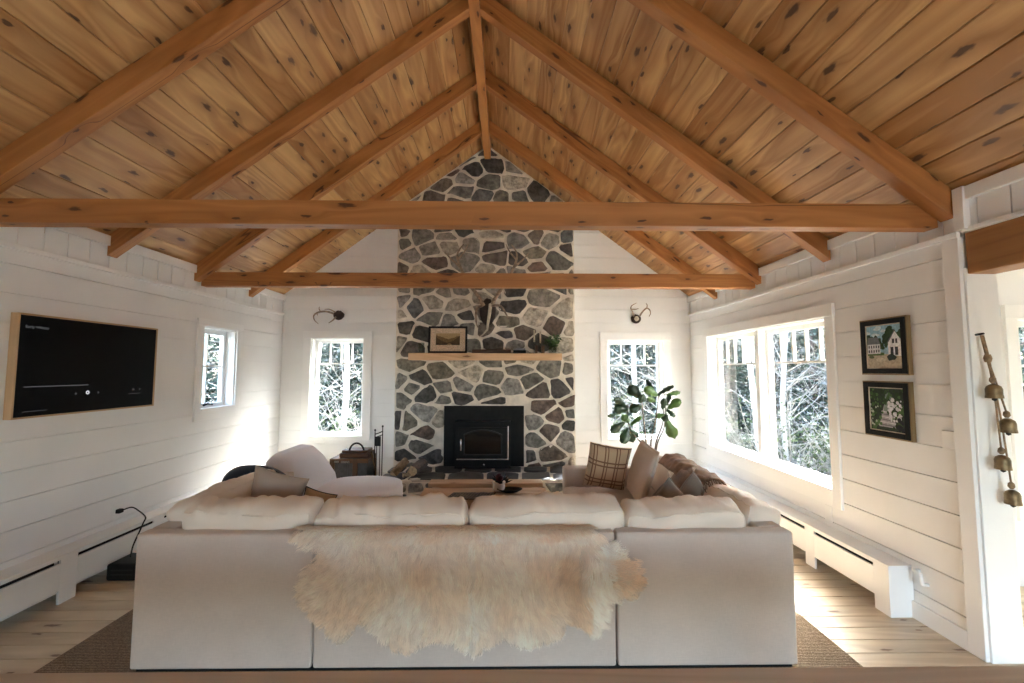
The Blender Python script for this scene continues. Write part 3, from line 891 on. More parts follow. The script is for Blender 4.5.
# logs on the hearth
def log(name, label, c, L, r, rz, tilt, col, seed):
    rnd = random.Random(seed); mb = MB()
    Mx = Matrix.Translation(c) @ Matrix.Rotation(rz, 4, 'Z') @ Matrix.Rotation(tilt, 4, 'Y')
    sec = [(math.cos(a) * r * rnd.uniform(.8, 1.15), math.sin(a) * r * rnd.uniform(.75, 1.1)) for a in [k * 2 * PI / 9 for k in range(9)]]
    sec[0] = (r * 1.1, -r * .5); sec[1] = (r * .25, r * .75)
    n = 8; b = len(mb.v)
    for i in range(n + 1):
        for u, v in sec:
            k = 1 + .06 * noise.noise((i * .8, u * 40, v * 40 + seed))
            mb.v.append(tuple(Mx @ Vector((-L / 2 + L * i / n, u * k, v * k))))
    for i in range(n):
        for k in range(9):
            j = (k + 1) % 9
            cc = (.42, .31, .19) if k in (0, 1) else col
            mb.idx((b + i * 9 + k, b + i * 9 + j, b + (i + 1) * 9 + j, b + (i + 1) * 9 + k)[::-1], None, cc, 0, False)
    mb.idx([b + k for k in range(9)], None, (.50, .37, .23), 0, False); mb.idx([b + n * 9 + k for k in range(8, -1, -1)], None, (.50, .37, .23), 0, False)
    o = mb.build(name, M['logwood'], bevel=.003)
    return tag(o, label, 'firewood', 'split logs on the hearth')
log('firewood_log', 'pale split log propped at the left end of the hearth', (-1.245, 5.12, HZ + .075), .24, .052, 1.0, -.55, (.26, .18, .11), 1)
log('firewood_log', 'dark barked log lying right of the pale split log on the hearth', (-1.04, 5.16, HZ + .072), .26, .066, 1.25, -.15, (.12, .095, .085), 2)
log('firewood_log', 'small stub of firewood at the front of the two hearth logs', (-1.13, 4.95, HZ + .03), .07, .028, .5, .0, (.30, .22, .14), 3)

# fire tools
ft = thing('fireplace_tools', 'black iron fireplace tool set standing beside the chimney', 'fire tools', (-1.53, 5.25, 0))
c = (-1.53, 5.25)
mb = MB(); mb.lathe([(.10, 0), (.10, .012), (.03, .03), (.012, .035)], (*c, 0), 20)
for s in (-.045, .045): mb.tube([(c[0] + s, c[1], .03), (c[0] + s, c[1], .74 + (s > 0) * .045)], .006, 8)
mb.tube([(c[0] - .045, c[1], .70), (c[0], c[1], .715), (c[0] + .045, c[1], .735)], .006, 8); mb.tube([(c[0] - .045, c[1], .66), (c[0] + .045, c[1], .695)], .005, 8)
mb.lathe([(.0, 0), (.012, .008), (.012, .02), (0, .03)], (c[0] - .045, c[1], .735), 10); mb.lathe([(.0, 0), (.012, .008), (.012, .02), (0, .03)], (c[0] + .045, c[1], .78), 10)
mb.build('stand', M['iron'], ft)
mb = MB(); mb.tube([(c[0] - .02, c[1] - .02, .08), (c[0] - .015, c[1] - .02, .68)], .005, 6); mb.box(c[0] - .04, c[0] + .03, c[1] - .03, c[1] - .015, .565, .675); mb.build('shovel', M['iron'], ft)
mb = MB(); mb.tube([(c[0] + .022, c[1] - .02, .06), (c[0] + .022, c[1] - .02, .69)], .005, 6); mb.lathe([(.03, .04), (.035, .10), (.01, .18)], (c[0] + .022, c[1] - .02, 0), 12); mb.build('brush', M['iron'], ft)
mb = MB(); mb.tube([(c[0] + .05, c[1] - .12, .04), (c[0] - .02, c[1] - .06, .30), (c[0] - .075, c[1] - .03, .50)], .008, 6); tag(mb.build('poker', M['brass'], ft), 'brass poker leaning on the stand')

# log crate with leather satchel on top
lc = thing('log_crate', 'brown wooden crate with ribbed dark panel left of the fire tools', 'crate', (-1.81, 5.28, 0))
x0, x1, y0, y1, zt = -2.04, -1.60, 5.08, 5.42, .445
mb = MB()
for i in range(9):
    a = x0 + .05 + i * .026; mb.box(a, a + .022, y0 + .012, y0 + .022, .03, zt - .07)
mb.box(x0 + .02, x1 - .02, y0 + .02, y1 - .01, .03, zt - .01); mb.build('ribbed_panel', M['steelgrey'], lc)
for x in (x0, x1 - .165 if False else x1 - .175):
    mb = MB(); mb.box(x, x + .055, y0 - .004, y0 + .03, 0, zt); mb.build('post', M['brownwood'], lc, bevel=.004)
for x in (x0, x1 - .04):
    mb = MB(); mb.box(x, x + .04, y1 - .04, y1, 0, zt); mb.build('post', M['brownwood'], lc, bevel=.004)
mb = MB(); mb.box(x0, x1, y0 - .002, y1, zt - .05, zt); mb.build('top_rail', M['brownwood'], lc, bevel=.004)
mb = MB(); mb.box(x0 + .055, x0 + .11, y0 - .006, y0 - .001, zt - .045, zt - .022); mb.box(x0 + .13, x0 + .23, y0 - .006, y0 - .001, zt - .048, zt - .024); tag(mb.build('metal_plate', M['chrome'], lc), 'small metal plates on the front rail')
sb = thing('leather_satchel', 'dark brown leather case with an arched handle on top of the crate', 'bag', (-1.78, 5.25, zt))
mb = MB(); mb.box(-1.95, -1.61, 5.12, 5.38, zt + .001, zt + .055); mb.box(-1.93, -1.63, 5.14, 5.36, zt + .055, zt + .085); mb.build('case', M['brownwood'], sb, bevel=.012)
mb = MB(); mb.tube([(-1.82 + .085 * math.cos(a) + .06, 5.16, zt + .065 + .10 * math.sin(a)) for a in [PI * k / 12 for k in range(13)]], .011, 8); mb.build('handle', M['black'], sb)

# antlers
def antler(mb, pts, r0, r1, n=8):
    m = len(pts); P = []
    for i in range(m * 5 - 4):
        t = i / 5; k = int(t); f = t - k
        g = lambda q: Vector(pts[max(0, min(m - 1, q))])
        a, b_, c_, d = g(k - 1), g(k), g(k + 1), g(k + 2)
        P.append(.5 * ((2 * b_) + (c_ - a) * f + (2 * a - 5 * b_ + 4 * c_ - d) * f * f + (3 * b_ - a - 3 * c_ + d) * f ** 3))
    L = len(P); mb.tube(P, [r0 + (r1 - r0) * (i / (L - 1)) ** 1.2 for i in range(L)], n)
def skullcap(mb, c, sx, sy, sz):
    def fn(a, b):
        th = a * PI; ph = b * 2 * PI
        k = 1 + .12 * noise.noise((math.cos(ph) * 2, math.sin(ph) * 2, th * 2))
        return (c[0] + sx * k * math.sin(th) * math.cos(ph), c[1] + sy * k * math.sin(th) * math.sin(ph), c[2] + sz * k * math.cos(th))
    mb.grid(fn, 10, 16)
# large trophy on the chimney
tr = thing('antler_trophy', 'large antlers with a dark skull plate mounted on the stone chimney', 'antlers', (-.24, 5.5, 2.0))
mb = MB(); skullcap(mb, (-.24, 5.45, 2.21), .105, .09, .17); mb.build('skull_plate', M['darkhair'], tr)
mb = MB()
antler(mb, [(-.20, 5.37, 2.30), (-.215, 5.33, 2.15), (-.235, 5.33, 2.02), (-.24, 5.36, 1.965)], .024, .010)
antler(mb, [(-.235, 5.36, 1.985), (-.29, 5.37, 1.92), (-.34, 5.40, 1.885)], .012, .004)
tag(mb.build('muzzle_bone', M['bonepale'], tr), 'pale nose bone of the skull')
for s in (-1, 1):
    mb = MB(); X = lambda x: -.24 + s * x
    antler(mb, [(X(.05), 5.38, 2.28), (X(.12), 5.32, 2.40), (X(.24), 5.26, 2.56), (X(.33), 5.24, 2.74), (X(.37), 5.25, 2.90), (X(.30), 5.29, 3.04)], .026, .007)
    antler(mb, [(X(.33), 5.24, 2.74), (X(.44), 5.22, 2.83), (X(.52), 5.23, 2.92)], .016, .004)
    antler(mb, [(X(.36), 5.25, 2.84), (X(.28), 5.21, 2.92), (X(.23), 5.20, 3.02)], .014, .004)
    antler(mb, [(X(.13), 5.32, 2.41), (X(.08), 5.22, 2.30), (X(.06), 5.16, 2.24)], .013, .004)
    antler(mb, [(X(.06), 5.36, 2.28), (X(.17), 5.28, 2.26), (X(.24), 5.25, 2.15), (X(.265), 5.27, 2.10)] if s > 0 else [(X(.06), 5.36, 2.28), (X(.13), 5.28, 2.22), (X(.13), 5.24, 2.06), (X(.10), 5.26, 1.98)], .017, .006)
    mb.build('antler', M['antler'], tr)
# small mounts over the two back windows
t = thing('antler_mount', 'small dark antler mount turned sideways above the left back window', 'antlers', (-2.26, 5.62, 2.10), 'small antler mounts')
mb = MB(); skullcap(mb, (-2.20, 5.635, 2.185), .07, .055, .062); mb.build('skull_plate', M['darkhair'], t)
mb = MB()
antler(mb, [(-2.245, 5.61, 2.20), (-2.33, 5.55, 2.225), (-2.41, 5.50, 2.205), (-2.45, 5.47, 2.16), (-2.435, 5.46, 2.10), (-2.39, 5.47, 2.055)], .014, .004)
antler(mb, [(-2.385, 5.52, 2.215), (-2.40, 5.50, 2.25), (-2.39, 5.49, 2.275)], .008, .003); antler(mb, [(-2.42, 5.49, 2.19), (-2.40, 5.46, 2.16)], .008, .003)
mb.build('antler', M['antler'], t)
mb = MB(); antler(mb, [(-2.22, 5.61, 2.17), (-2.23, 5.53, 2.11), (-2.26, 5.47, 2.065)], .013, .004); antler(mb, [(-2.23, 5.6, 2.22), (-2.28, 5.54, 2.25), (-2.33, 5.5, 2.245)], .01, .003); mb.build('antler', M['antler'], t)
t = thing('antler_mount', 'small forked antler mount above the right back window', 'antlers', (1.72, 5.62, 2.10), 'small antler mounts')
mb = MB(); skullcap(mb, (1.715, 5.645, 2.15), .068, .04, .06); mb.build('skull_plate', M['darkhair'], t)
mb = MB(); skullcap(mb, (1.715, 5.622, 2.15), .035, .03, .035); tag(mb.build('bone_patch', M['bonepale'], t), 'pale bone patch')
for s in (-1, 1):
    mb = MB(); X = lambda x: 1.718 + s * x
    antler(mb, [(X(.04), 5.62, 2.185), (X(.075), 5.56, 2.24), (X(.105), 5.52, 2.27), (X(.10), 5.49, 2.305), (X(.045), 5.47, 2.335)] if s < 0 else [(X(.04), 5.62, 2.185), (X(.06), 5.56, 2.235), (X(.10), 5.52, 2.275), (X(.125), 5.48, 2.25), (X(.13), 5.46, 2.20), (X(.11), 5.46, 2.16)], .012, .0035)
    antler(mb, [(X(.098), 5.52, 2.262), (X(.05), 5.49, 2.258), (X(.02), 5.47, 2.265)] if s < 0 else [(X(.10), 5.52, 2.27), (X(.10), 5.49, 2.31), (X(.08), 5.48, 2.335)], .009, .003)
    mb.build('antler', M['antler'], t)
# ---------------------------------------------------------------- left wall: television, heater
random.seed(33)
tv = thing('television', 'flat black television in a pale wood frame on the left wall', 'television', (XL, 3.09, 1.174))
y0, y1, z0, z1 = 2.58, 3.605, 1.174, 1.81; b = .011; x0, x1 = XL + .002, XL + .05
mb = MB()
mb.box(x0, x1, y0, y0 + b, z0, z1); mb.box(x0, x1, y1 - b, y1, z0, z1)
mb.box(x0, x1, y0 + b, y1 - b, z0, z0 + b); mb.box(x0, x1, y0 + b, y1 - b, z1 - b, z1)
mb.build('frame', M['oak'], tv, bevel=.0015)
mb = MB(); mb.box(x0, x1 - .006, y0 + b, y1 - b, z0 + b, z1 - b); mb.build('screen', M['screen'], tv)
M['ui'] = emit('screen_interface', (.55, .56, .58), .028)
M['ui2'] = emit('screen_interface_bright', (.8, .82, .84), .14)
xs = x1 - .0055
def text(name, body, size, loc, rot, mat, parent):
    c = bpy.data.curves.new(name, 'FONT'); c.body = body; c.size = size; c.extrude = .0002
    o = bpy.data.objects.new(name, c); COL.objects.link(o); c.materials.append(mat)
    bpy.context.view_layer.update(); me = bpy.data.meshes.new_from_object(o.evaluated_get(bpy.context.evaluated_depsgraph_get())); bpy.data.objects.remove(o)
    o = bpy.data.objects.new(name, me); COL.objects.link(o)
    o.parent = parent; o.location = Vector(loc) - Vector(WORLD[parent]); o.rotation_euler = rot
    WORLD[o] = tuple(loc); return o
text('screen_title', 'Early Winter', .026, (xs, 2.625, 1.722), (PI / 2, 0, PI / 2), M['ui'], tv)
mb = MB(); mb.box(xs, xs + .0006, 2.64, 3.04, 1.362, 1.3665); mb.build('progress_bar', M['ui'], tv)
def ring(mb, c, r0, r1, n=20):
    for k in range(n):
        a, e = 2 * PI * k / n, 2 * PI * (k + 1) / n
        mb.face([(xs + .0006, c[0] + r * math.cos(t), c[1] + r * math.sin(t)) for r, t in ((r0, a), (r1, a), (r1, e), (r0, e))])
mb = MB(); ring(mb, (3.04, 1.312), .006, .013); mb.build('play_button', M['ui2'], tv)
for y in (2.96, 3.12):
    mb = MB(); mb.face([(xs + .0006, y - .006, 1.30), (xs + .0006, y + .006, 1.308), (xs + .0006, y - .006, 1.316)]); mb.build('screen_icon', M['ui'], tv)
for y, w, z, h in ((3.40, .012, 1.312, .01), (3.46, .008, 1.312, .01), (2.64, .14, 1.214, .002), (3.37, .1, 1.285, .002)):
    mb = MB(); mb.box(xs, xs + .0005, y, y + w, z, z + h); mb.build('screen_icon', M['ui'], tv)
pass

def heater(name, label, xw, s, y0, y1, mods):
    """xw wall plane, s direction into the room; mods list of (slot start, slot end)"""
    t = thing(name, label, 'heater', (xw, (y0 + y1) / 2, 0))
    X = lambda d: xw + s * d
    bx = lambda mb, d0, d1, *a: mb.box(min(X(d0), X(d1)), max(X(d0), X(d1)), *a)
    mb = MB()
    bx(mb, .002, .15, y0, y1, .288, .30)                      # top
    bx(mb, .002, .15, y0, y0 + .012, 0, .288); bx(mb, .002, .15, y1 - .012, y1, 0, .288)
    e = [y0 + .012] + [v for m in mods for v in m] + [y1 - .012]
    legs = list(zip(e[::2], e[1::2]))
    for a, c in legs: bx(mb, .135, .15, a, c, 0, .288)        # solid stretches down to the floor
    for a, c in mods:
        bx(mb, .135, .15, a, c, .085, .252); bx(mb, .135, .15, a, c, .274, .288)
        bx(mb, .139, .143, a + .03, c - .03, .115, .118)
    mb.build('cover', M['heater'], t, bevel=.002)
    mb = MB()
    for a, c in mods: bx(mb, .02, .11, a + .001, c - .001, .10, .27)
    mb.build('fin_core', M['slot'], t)
    return t
heater('baseboard_heater', 'long white baseboard heater under the big right window', XR, -1, 2.64, 5.3, [(2.75, 3.27), (3.37, 3.92), (4.02, 4.57), (4.67, 5.2)])
heater('baseboard_heater', 'long white baseboard heater along the left wall below the television', XL, 1, .9, 5.4, [(1.0, 1.42), (1.52, 2.12), (2.22, 2.83), (2.94, 3.55), (3.65, 4.26), (4.36, 4.97)])
# power strip and lead
t = thing('power_brick', 'small black power box on the floor by the left heater', 'power box', (-2.68, 3.23, 0))
mb = MB(); mb.box(-2.785, -2.56, 3.13, 3.34, 0, .115, (0, 0, 0)); mb.build('housing', M['black'], t, bevel=.015)
mb = MB(); mb.box(-2.75, -2.60, 3.127, 3.131, .04, .048); mb.box(-2.75, -2.60, 3.127, 3.131, .07, .078); mb.build('vent', M['slot'], t)
t = thing('power_lead', 'black lead curving from a plug on the left wall down behind the sofa', 'cable', (XL, 3.36, .40))
mb = MB(); mb.box(XL, XL + .035, 3.36, 3.40, .385, .415); mb.build('plug', M['black'], t, bevel=.006)
mb = MB(); antler(mb, [(XL + .03, 3.385, .402), (XL + .055, 3.44, .409), (XL + .085, 3.47, .375), (XL + .15, 3.46, .33), (XL + .17, 3.42, .30), (XL + .18, 3.37, .24), (XL + .20, 3.30, .17), (XL + .23, 3.25, .114)], .005, .005, 6); mb.build('cord', M['black'], t)
t = thing('wall_outlet', 'white outlet plate on the left wall behind the plug', 'outlet', (XL, 3.38, .34))
mb = MB(); mb.box(XL, XL + .005, 3.34, 3.42, .34, .46); mb.build('plate', M['heater'], t, bevel=.002)
t = thing('wall_outlet', 'white outlet plate beneath the right window above the heater', 'outlet', (XR, 3.31, .33))
mb = MB(); mb.box(XR - .005, XR, 3.27, 3.345, .33, .45); mb.build('plate', M['heater'], t, bevel=.002)
t = thing('switch_plate', 'white switch plate low beside the lower picture near the corner board', 'switch', (XR, 2.37, 1.04))
mb = MB(); mb.box(XR - .012, XR + .0, 2.335, 2.405, 1.04, 1.14); mb.build('plate', M['heater'], t, bevel=.003)
t = MB(); t.tube([(XR, 2.60, .292), (XR - .03, 2.60, .292), (XR - .034, 2.56, .29), (XR - .034, 2.55, .235), (XR, 2.55, .23)], .011, 8)
tag(t.build('pipe_elbow', M['heater']), 'short white pipe elbow at the near end of the right heater', 'pipe')

# ---------------------------------------------------------------- pictures on the right wall
def wall_picture(label, ya, yb, z0, z1, paint):
    t = thing('framed_painting', label, 'picture', (XR, (ya + yb) / 2, z0), 'framed paintings')
    b, dp = .032, .034
    mb = MB(); x0, x1 = XR - dp, XR - .001
    mb.box(x0, x1 - .004, ya, ya + b, z0, z1); mb.box(x0, x1 - .004, yb - b, yb, z0, z1)
    mb.box(x0, x1 - .004, ya + b, yb - b, z0, z0 + b); mb.box(x0, x1 - .004, ya + b, yb - b, z1 - b, z1)
    mb.build('frame', M['black'], t, bevel=.003)
    mb = MB(); e = .008
    mb.box(x0 + .006, x1, ya - e, ya - .0005, z0 - e, z1 + e); mb.box(x0 + .006, x1, yb + .0005, yb + e, z0 - e, z1 + e)
    mb.box(x0 + .006, x1, ya, yb, z1 + .0005, z1 + e); mb.box(x0 + .006, x1, ya, yb, z0 - e, z0 - .0005)
    tag(mb.build('outer_edge', M['rustic'], t), 'rough gilded outer edge of the frame')
    mb = MB(); i0, i1, j0, j1 = ya + b, yb - b, z0 + b, z1 - b
    g = .006
    mb.box(x0 + .008, x0 + .012, i0, i0 + g, j0, j1); mb.box(x0 + .008, x0 + .012, i1 - g, i1, j0, j1); mb.box(x0 + .008, x0 + .012, i0, i1, j0, j0 + g); mb.box(x0 + .008, x0 + .012, i0, i1, j1 - g, j1)
    mb.build('inner_fillet', M['bonepale'], t)
    mb = MB()
    def q(pts, col, lay):     # pts in 0-1 picture coordinates, left to right as seen
        mb.face([(x0 + .014 - lay * .0003, i1 - u * (i1 - i0), j0 + v * (j1 - j0)) for u, v in pts], col=col)
    paint(q); mb.build('canvas', M['paint'], t)
def blob(q, u, v, r, col, lay, rnd, n=9, sq=1.0):
    pts = [(min(1, max(0, u + r * rnd.uniform(.7, 1.2) * math.cos(2 * PI * k / n))), min(1, max(0, v + sq * r * rnd.uniform(.7, 1.2) * math.sin(2 * PI * k / n)))) for k in range(n)]
    q(pts, col, lay)
def village(q):
    r = random.Random(4)
    q([(0, 0), (1, 0), (1, 1), (0, 1)], (.30, .50, .62), 0)
    for k in range(6): blob(q, r.random(), r.uniform(.75, 1), .1, (.62, .72, .76), 1 + k * .1, r, sq=.4)
    for k in range(60):
        u = r.random(); v = r.uniform(.45, .62 + .28 * abs(u - .35) + (.2 if .5 < u < .75 else .06)); g = r.uniform(.4, 1.3)
        blob(q, u, v, r.uniform(.04, .1), (.035 * g, .075 * g, .035 * g), 2 + k * .02, r)
    q([(0, 0), (1, 0), (1, .3), (0, .36)], (.50, .44, .33), 4)
    q([(0, .3), (.5, .3), (.5, .36), (0, .42)], (.10, .17, .06), 4.2)
    for x0, x1, z0, z1, zr in ((.03, .40, .34, .56, .72), ):
        q([(x0, z0), (x1, z0), (x1, z1), (x0, z1)], (.66, .68, .70), 5); q([(x0, z1), (x1, z1), (x1 - .06, zr), (x0 + .02, zr)], (.16, .17, .19), 5)
        for k in range(5):
            for zz in (.37, .47): q([(x0 + .03 + k * .07, zz), (x0 + .065 + k * .07, zz), (x0 + .065 + k * .07, zz + .06), (x0 + .03 + k * .07, zz + .06)], (.05, .06, .08), 6)
    q([(.62, .30), (.97, .27), (.97, .62), (.80, .84), (.62, .62)], (.82, .83, .86), 5.2); q([(.60, .60), (.80, .86), (.83, .86), (.64, .60)], (.12, .12, .14), 5.6)
    for a in (.68, .80): q([(a, .30), (a + .08, .30), (a + .08, .48), (a, .48)], (.03, .035, .05), 6)
    q([(.73, .56), (.79, .56), (.79, .66), (.73, .66)], (.03, .035, .05), 6); q([(.82, .56), (.87, .56), (.87, .66), (.82, .66)], (.03, .035, .05), 6)
    blob(q, .70, .25, .13, (.03, .045, .04), 7, r, sq=.6); blob(q, .14, .27, .07, (.12, .15, .08), 7, r, sq=.5)
    blob(q, .40, .2, .14, (.62, .56, .44), 7.2, r, sq=.3)
def garden(q):
    r = random.Random(9)
    q([(0, 0), (1, 0), (1, 1), (0, 1)], (.03, .045, .03), 0)
    q([(.25, .1), (.75, .1), (.62, .55), (.42, .6)], (.36, .34, .36), 1); q([(.40, .45), (.60, .42), (.66, .85), (.48, .9)], (.20, .25, .22), 1.2)
    for k in range(6): q([(.28 + k * .012, .14 + k * .06), (.74 - k * .02, .12 + k * .06), (.74 - k * .02, .145 + k * .06), (.28 + k * .012, .165 + k * .06)], (.58, .56, .58) if k % 2 else (.16, .15, .17), 2)
    for k in range(150):
        u = r.random(); v = r.random()
        if .32 < u < .66 and v < .6 and r.random() < .9: continue
        g = r.uniform(.3, 2.2); blob(q, u, v, r.uniform(.02, .06), (.045 * g, .09 * g, .03 * g), 3 + k * .01, r, 6)
    for k in range(46):
        u = r.uniform(.55, .92); v = r.uniform(.25, .75); blob(q, u, v, r.uniform(.02, .055), (.62, .62, .66), 6 + k * .02, r, 7)
    for k in range(14):
        u = r.uniform(.02, .3); v = r.uniform(.05, .6); blob(q, u, v, r.uniform(.015, .04), (.4, .45, .36), 6 + k * .02, r, 6)
    for k in range(12): blob(q, r.uniform(.75, 1), r.uniform(0, .3), .05, (.015, .02, .025), 7 + k * .01, r)
wall_picture('upper framed painting of white village houses under trees', 2.566, 2.893, 1.452, 1.80, village)
wall_picture('lower framed painting of a shaded garden path', 2.572, 2.893, 1.052, 1.395, garden)

# ---------------------------------------------------------------- bells on the jamb
bl = thing('bell_strand', 'strand of four rustic brass bells on jute rope hanging by the opening', 'bells', (2.52, OPEN - .02, 1.657))
by = OPEN - .062
mb = MB(); mb.tube([(2.478, OPEN - .012, 1.66), (2.478, OPEN - .05, 1.664)], .006, 6); mb.build('nail', M['iron'], bl)
BL = [(2.483, 1.402, .032), (2.542, 1.229, .031), (2.501, 1.046, .030), (2.539, .874, .030)]
mb = MB()
top = (2.478, by + .02, 1.655)
for k, (bx_, bz, r) in enumerate(BL):
    o = .004 * (k - 1.5)
    mb.tube([(top[0] + o, top[1], top[2]), (2.488 + o, by + .01, 1.54), ((2.50 + bx_) / 2 + o, by, (1.5 + bz) / 2 + .02), (bx_, by - .01, bz + .03)], .0042, 6)
mb.lathe([(.012, -.02), (.017, 0), (.012, .02)], (2.488, by + .01, 1.535), 8)
for bx_, bz, r in BL: mb.lathe([(.006, .0), (.014, .012), (.012, .028), (.004, .036)], (bx_, by - .01, bz + .004), 8)
mb.build('rope', M['rope'], bl)
for bx_, bz, r in BL:
    c = (bx_, by - .012, bz - .07)
    mb = MB(); mb.lathe([(.0, .072), (r * .4, .070), (r * .85, .060), (r * 1.0, .046), (r * 1.0, .02), (r * 1.07, .004), (r * 1.07, .0), (r * .9, .0), (r * .85, .04), (0, .058)], c, 20)
    bb = mb.build('bell', M['brass'], bl)
    mb = MB(); mb.lathe([(.0, -.016), (.01, -.01), (.01, .0), (.003, .01), (.003, .05)], c, 8); mb.build('clapper', M['iron'], bb)

# ---------------------------------------------------------------- rug, sofa
t = MB(); t.box(-2.28, 1.768, 1.75, 4.55, .0005, .011); tag(t.build('sisal_rug', M['rug'], bevel=.003), 'large brown woven sisal rug under the sofa', 'rug')

def cushion(name, mat, parent, Mw, w, h, t, bulge=.03, r=.035, wr=.006, seed=0, piping=True, n=12):
    """box cushion: x in +-w/2, y in +-t/2, z in 0..h"""
    mb = MB(); s = Vector((w, t, h)) / 2; pts = {}
    def vert(p):
        q = Vector((p[0] * s.x, p[1] * s.y, p[2] * s.z))
        inner = Vector([max(-(s[i] - r), min(s[i] - r, q[i])) for i in range(3)])
        d = q - inner
        if d.length > 1e-6: q = inner + d.normalized() * r
        k = [(1 - abs(p[i]) ** 2.5) for i in range(3)]
        q.y += (1 if p[1] > 0 else -1) * abs(p[1]) ** 2 * bulge * k[0] * k[2]
        q.z += (1 if p[2] > 0 else 0) * abs(p[2]) ** 2 * bulge * .8 * k[0] * k[1]
        q.x += (1 if p[0] > 0 else -1) * abs(p[0]) ** 2 * bulge * .4 * k[1] * k[2]
        q += Vector((noise.noise((q.x * 6 + seed, q.y * 6, q.z * 5)), noise.noise((q.x * 6, q.y * 6 + seed + 7, q.z * 5)), noise.noise((q.x * 5, q.y * 5, q.z * 6 + seed + 3)))) * wr * 1.8
        # creases fanning from the seams
        cr = (noise.noise((q.x * 22 + q.y * 5 + seed, q.y * 4, q.z * 3)) + .6 * noise.noise((q.x * 46 + q.y * 9 + seed, q.y * 7, q.z * 4))) * (abs(p[2]) ** 2)
        q += Vector((0, 0, 1)) * cr * wr * 1.5 * (1 if p[2] > 0 else .4)
        return q + Vector((0, 0, s.z))
    nx = max(4, int(w / .016)); ny = max(4, int(t / .03)); nz = max(4, int(h / .03))
    def sheet(ax, sg, na, nb):
        o = [i for i in range(3) if i != ax]
        def fn(a, b_):
            p = [0, 0, 0]; p[ax] = sg; p[o[0]] = 2 * a - 1; p[o[1]] = 2 * b_ - 1
            return Mw @ vert(p)
        fl = (sg > 0) if ax == 1 else (sg < 0)
        mb.grid(fn, na, nb, flip=fl, uvs=(1, 1))
    for sg in (-1, 1):
        sheet(0, sg, ny, nz); sheet(1, sg, nx, nz); sheet(2, sg, nx, ny)
    o = mb.build(name, mat, parent, weld=True)
    if piping:
        mb = MB()
        for sg in (-1, 1):
            loop = []
            for (a0, b0), (a1, b1) in (((-1, -1), (1, -1)), ((1, -1), (1, 1)), ((1, 1), (-1, 1)), ((-1, 1), (-1, -1))):
                for k in range(14):
                    u = k / 14; loop.append(Mw @ vert((a0 + (a1 - a0) * u, sg, b0 + (b1 - b0) * u)))
            mb.tube(loop + [loop[0]], .0045, 5, cap=False)
        mb.build('piping', mat, o, org=WORLD[o])
    return o

def pose(x, y, z, rz=0, rx=0, ry=0):
    return Matrix.Translation((x, y, z)) @ Matrix.Rotation(math.radians(rz), 4, 'Z') @ Matrix.Rotation(math.radians(rx), 4, 'X') @ Matrix.Rotation(math.radians(ry), 4, 'Y')

def posec(x, y, z, rz, rx, ry, h):
    return pose(x, y, z, rz, rx, ry) @ Matrix.Translation((0, 0, -h / 2))

SXL, SXR, SY = -1.81, 1.435, 2.188
sofa = thing('sectional_sofa', 'large oatmeal linen sectional sofa seen from behind, open toward the fireplace', 'sofa', (-.18, 2.9, 0.011))
ZB, ZT = .03, .666
for x0, x1 in ((SXL, -.942), (-.934, .541), (.549, SXR)):
    mb = MB(); mb.box(x0, x1, SY, SY + .085, ZB, ZT); mb.build('back_panel', M['linen'], sofa, bevel=.012, bseg=3)
for x0, x1, y1 in ((SXL, SXL + .13, 3.5), (SXR - .13, SXR, 3.86)):
    mb = MB(); mb.box(x0, x1, SY + .087, y1, ZB, ZT); mb.build('side_panel', M['linen'], sofa, bevel=.012, bseg=3)
mb = MB(); mb.box(.51, SXR, 3.862, 3.98, ZB, .61); mb.build('arm', M['linen'], sofa, bevel=.02, bseg=3)
mb = MB(); mb.box(SXL + .02, SXR - .02, SY + .02, 3.1, .012, ZB + .01); mb.box(SXL + .02, -.9, 3.1, 3.45, .012, ZB + .01); mb.box(.55, SXR - .02, 3.1, 3.95, .012, ZB + .01)
mb.build('plinth', M['black'], sofa)
for x0, x1, y0, y1 in ((SXL + .132, SXR - .132, SY + .087, 3.12), (SXL + .132, -.87, 3.122, 3.5), (.51, SXR - .132, 3.122, 3.86)):
    mb = MB(); mb.box(x0, x1, y0, y1, ZB, .29); mb.build('seat_base', M['linen'], sofa, bevel=.01)
for x0, x1, y0, y1 in ((-1.66, -.9, 2.34, 3.12), (-.89, -.2, 2.34, 3.12), (-.19, .50, 2.34, 3.12), (.51, 1.29, 2.34, 3.12), (-1.66, -.87, 3.13, 3.52), (.50, 1.29, 3.13, 3.85)):
    cushion('seat_cushion', M['cream'] if False else M['linen'], sofa, Matrix.Translation(((x0 + x1) / 2, (y0 + y1) / 2, .291)) @ Matrix.Rotation(0, 4, 'X'), x1 - x0 - .006, .165, y1 - y0 - .006, .012, .03, .004, x0, False)
for i, (x0, x1, dz, ry) in enumerate(((-1.665, -1.0, 0, .8), (-.985, -.205, .0, 0), (-.19, .61, 0, -.4), (.625, 1.245, -.01, -1.6))):
    cushion('back_cushion', M['cream'], sofa, pose((x0 + x1) / 2, 2.415, .44 + dz, 0, 13, ry), x1 - x0, .335, .20, .022, .04, .012, 11 + i * 3.7)
cushion('back_cushion', M['cream'], sofa, pose(-1.655, 2.76, .45, -90, 15), .78, .315, .19, .02, .04, .009, 31)
cushion('back_cushion', M['cream'], sofa, pose(1.345, 2.70, .455, 90, 13), .70, .28, .19, .02, .04, .009, 37)
cushion('back_cushion', M['cream'], sofa, pose(1.31, 3.42, .455, 90, 12), .70, .29, .19, .02, .04, .009, 41)

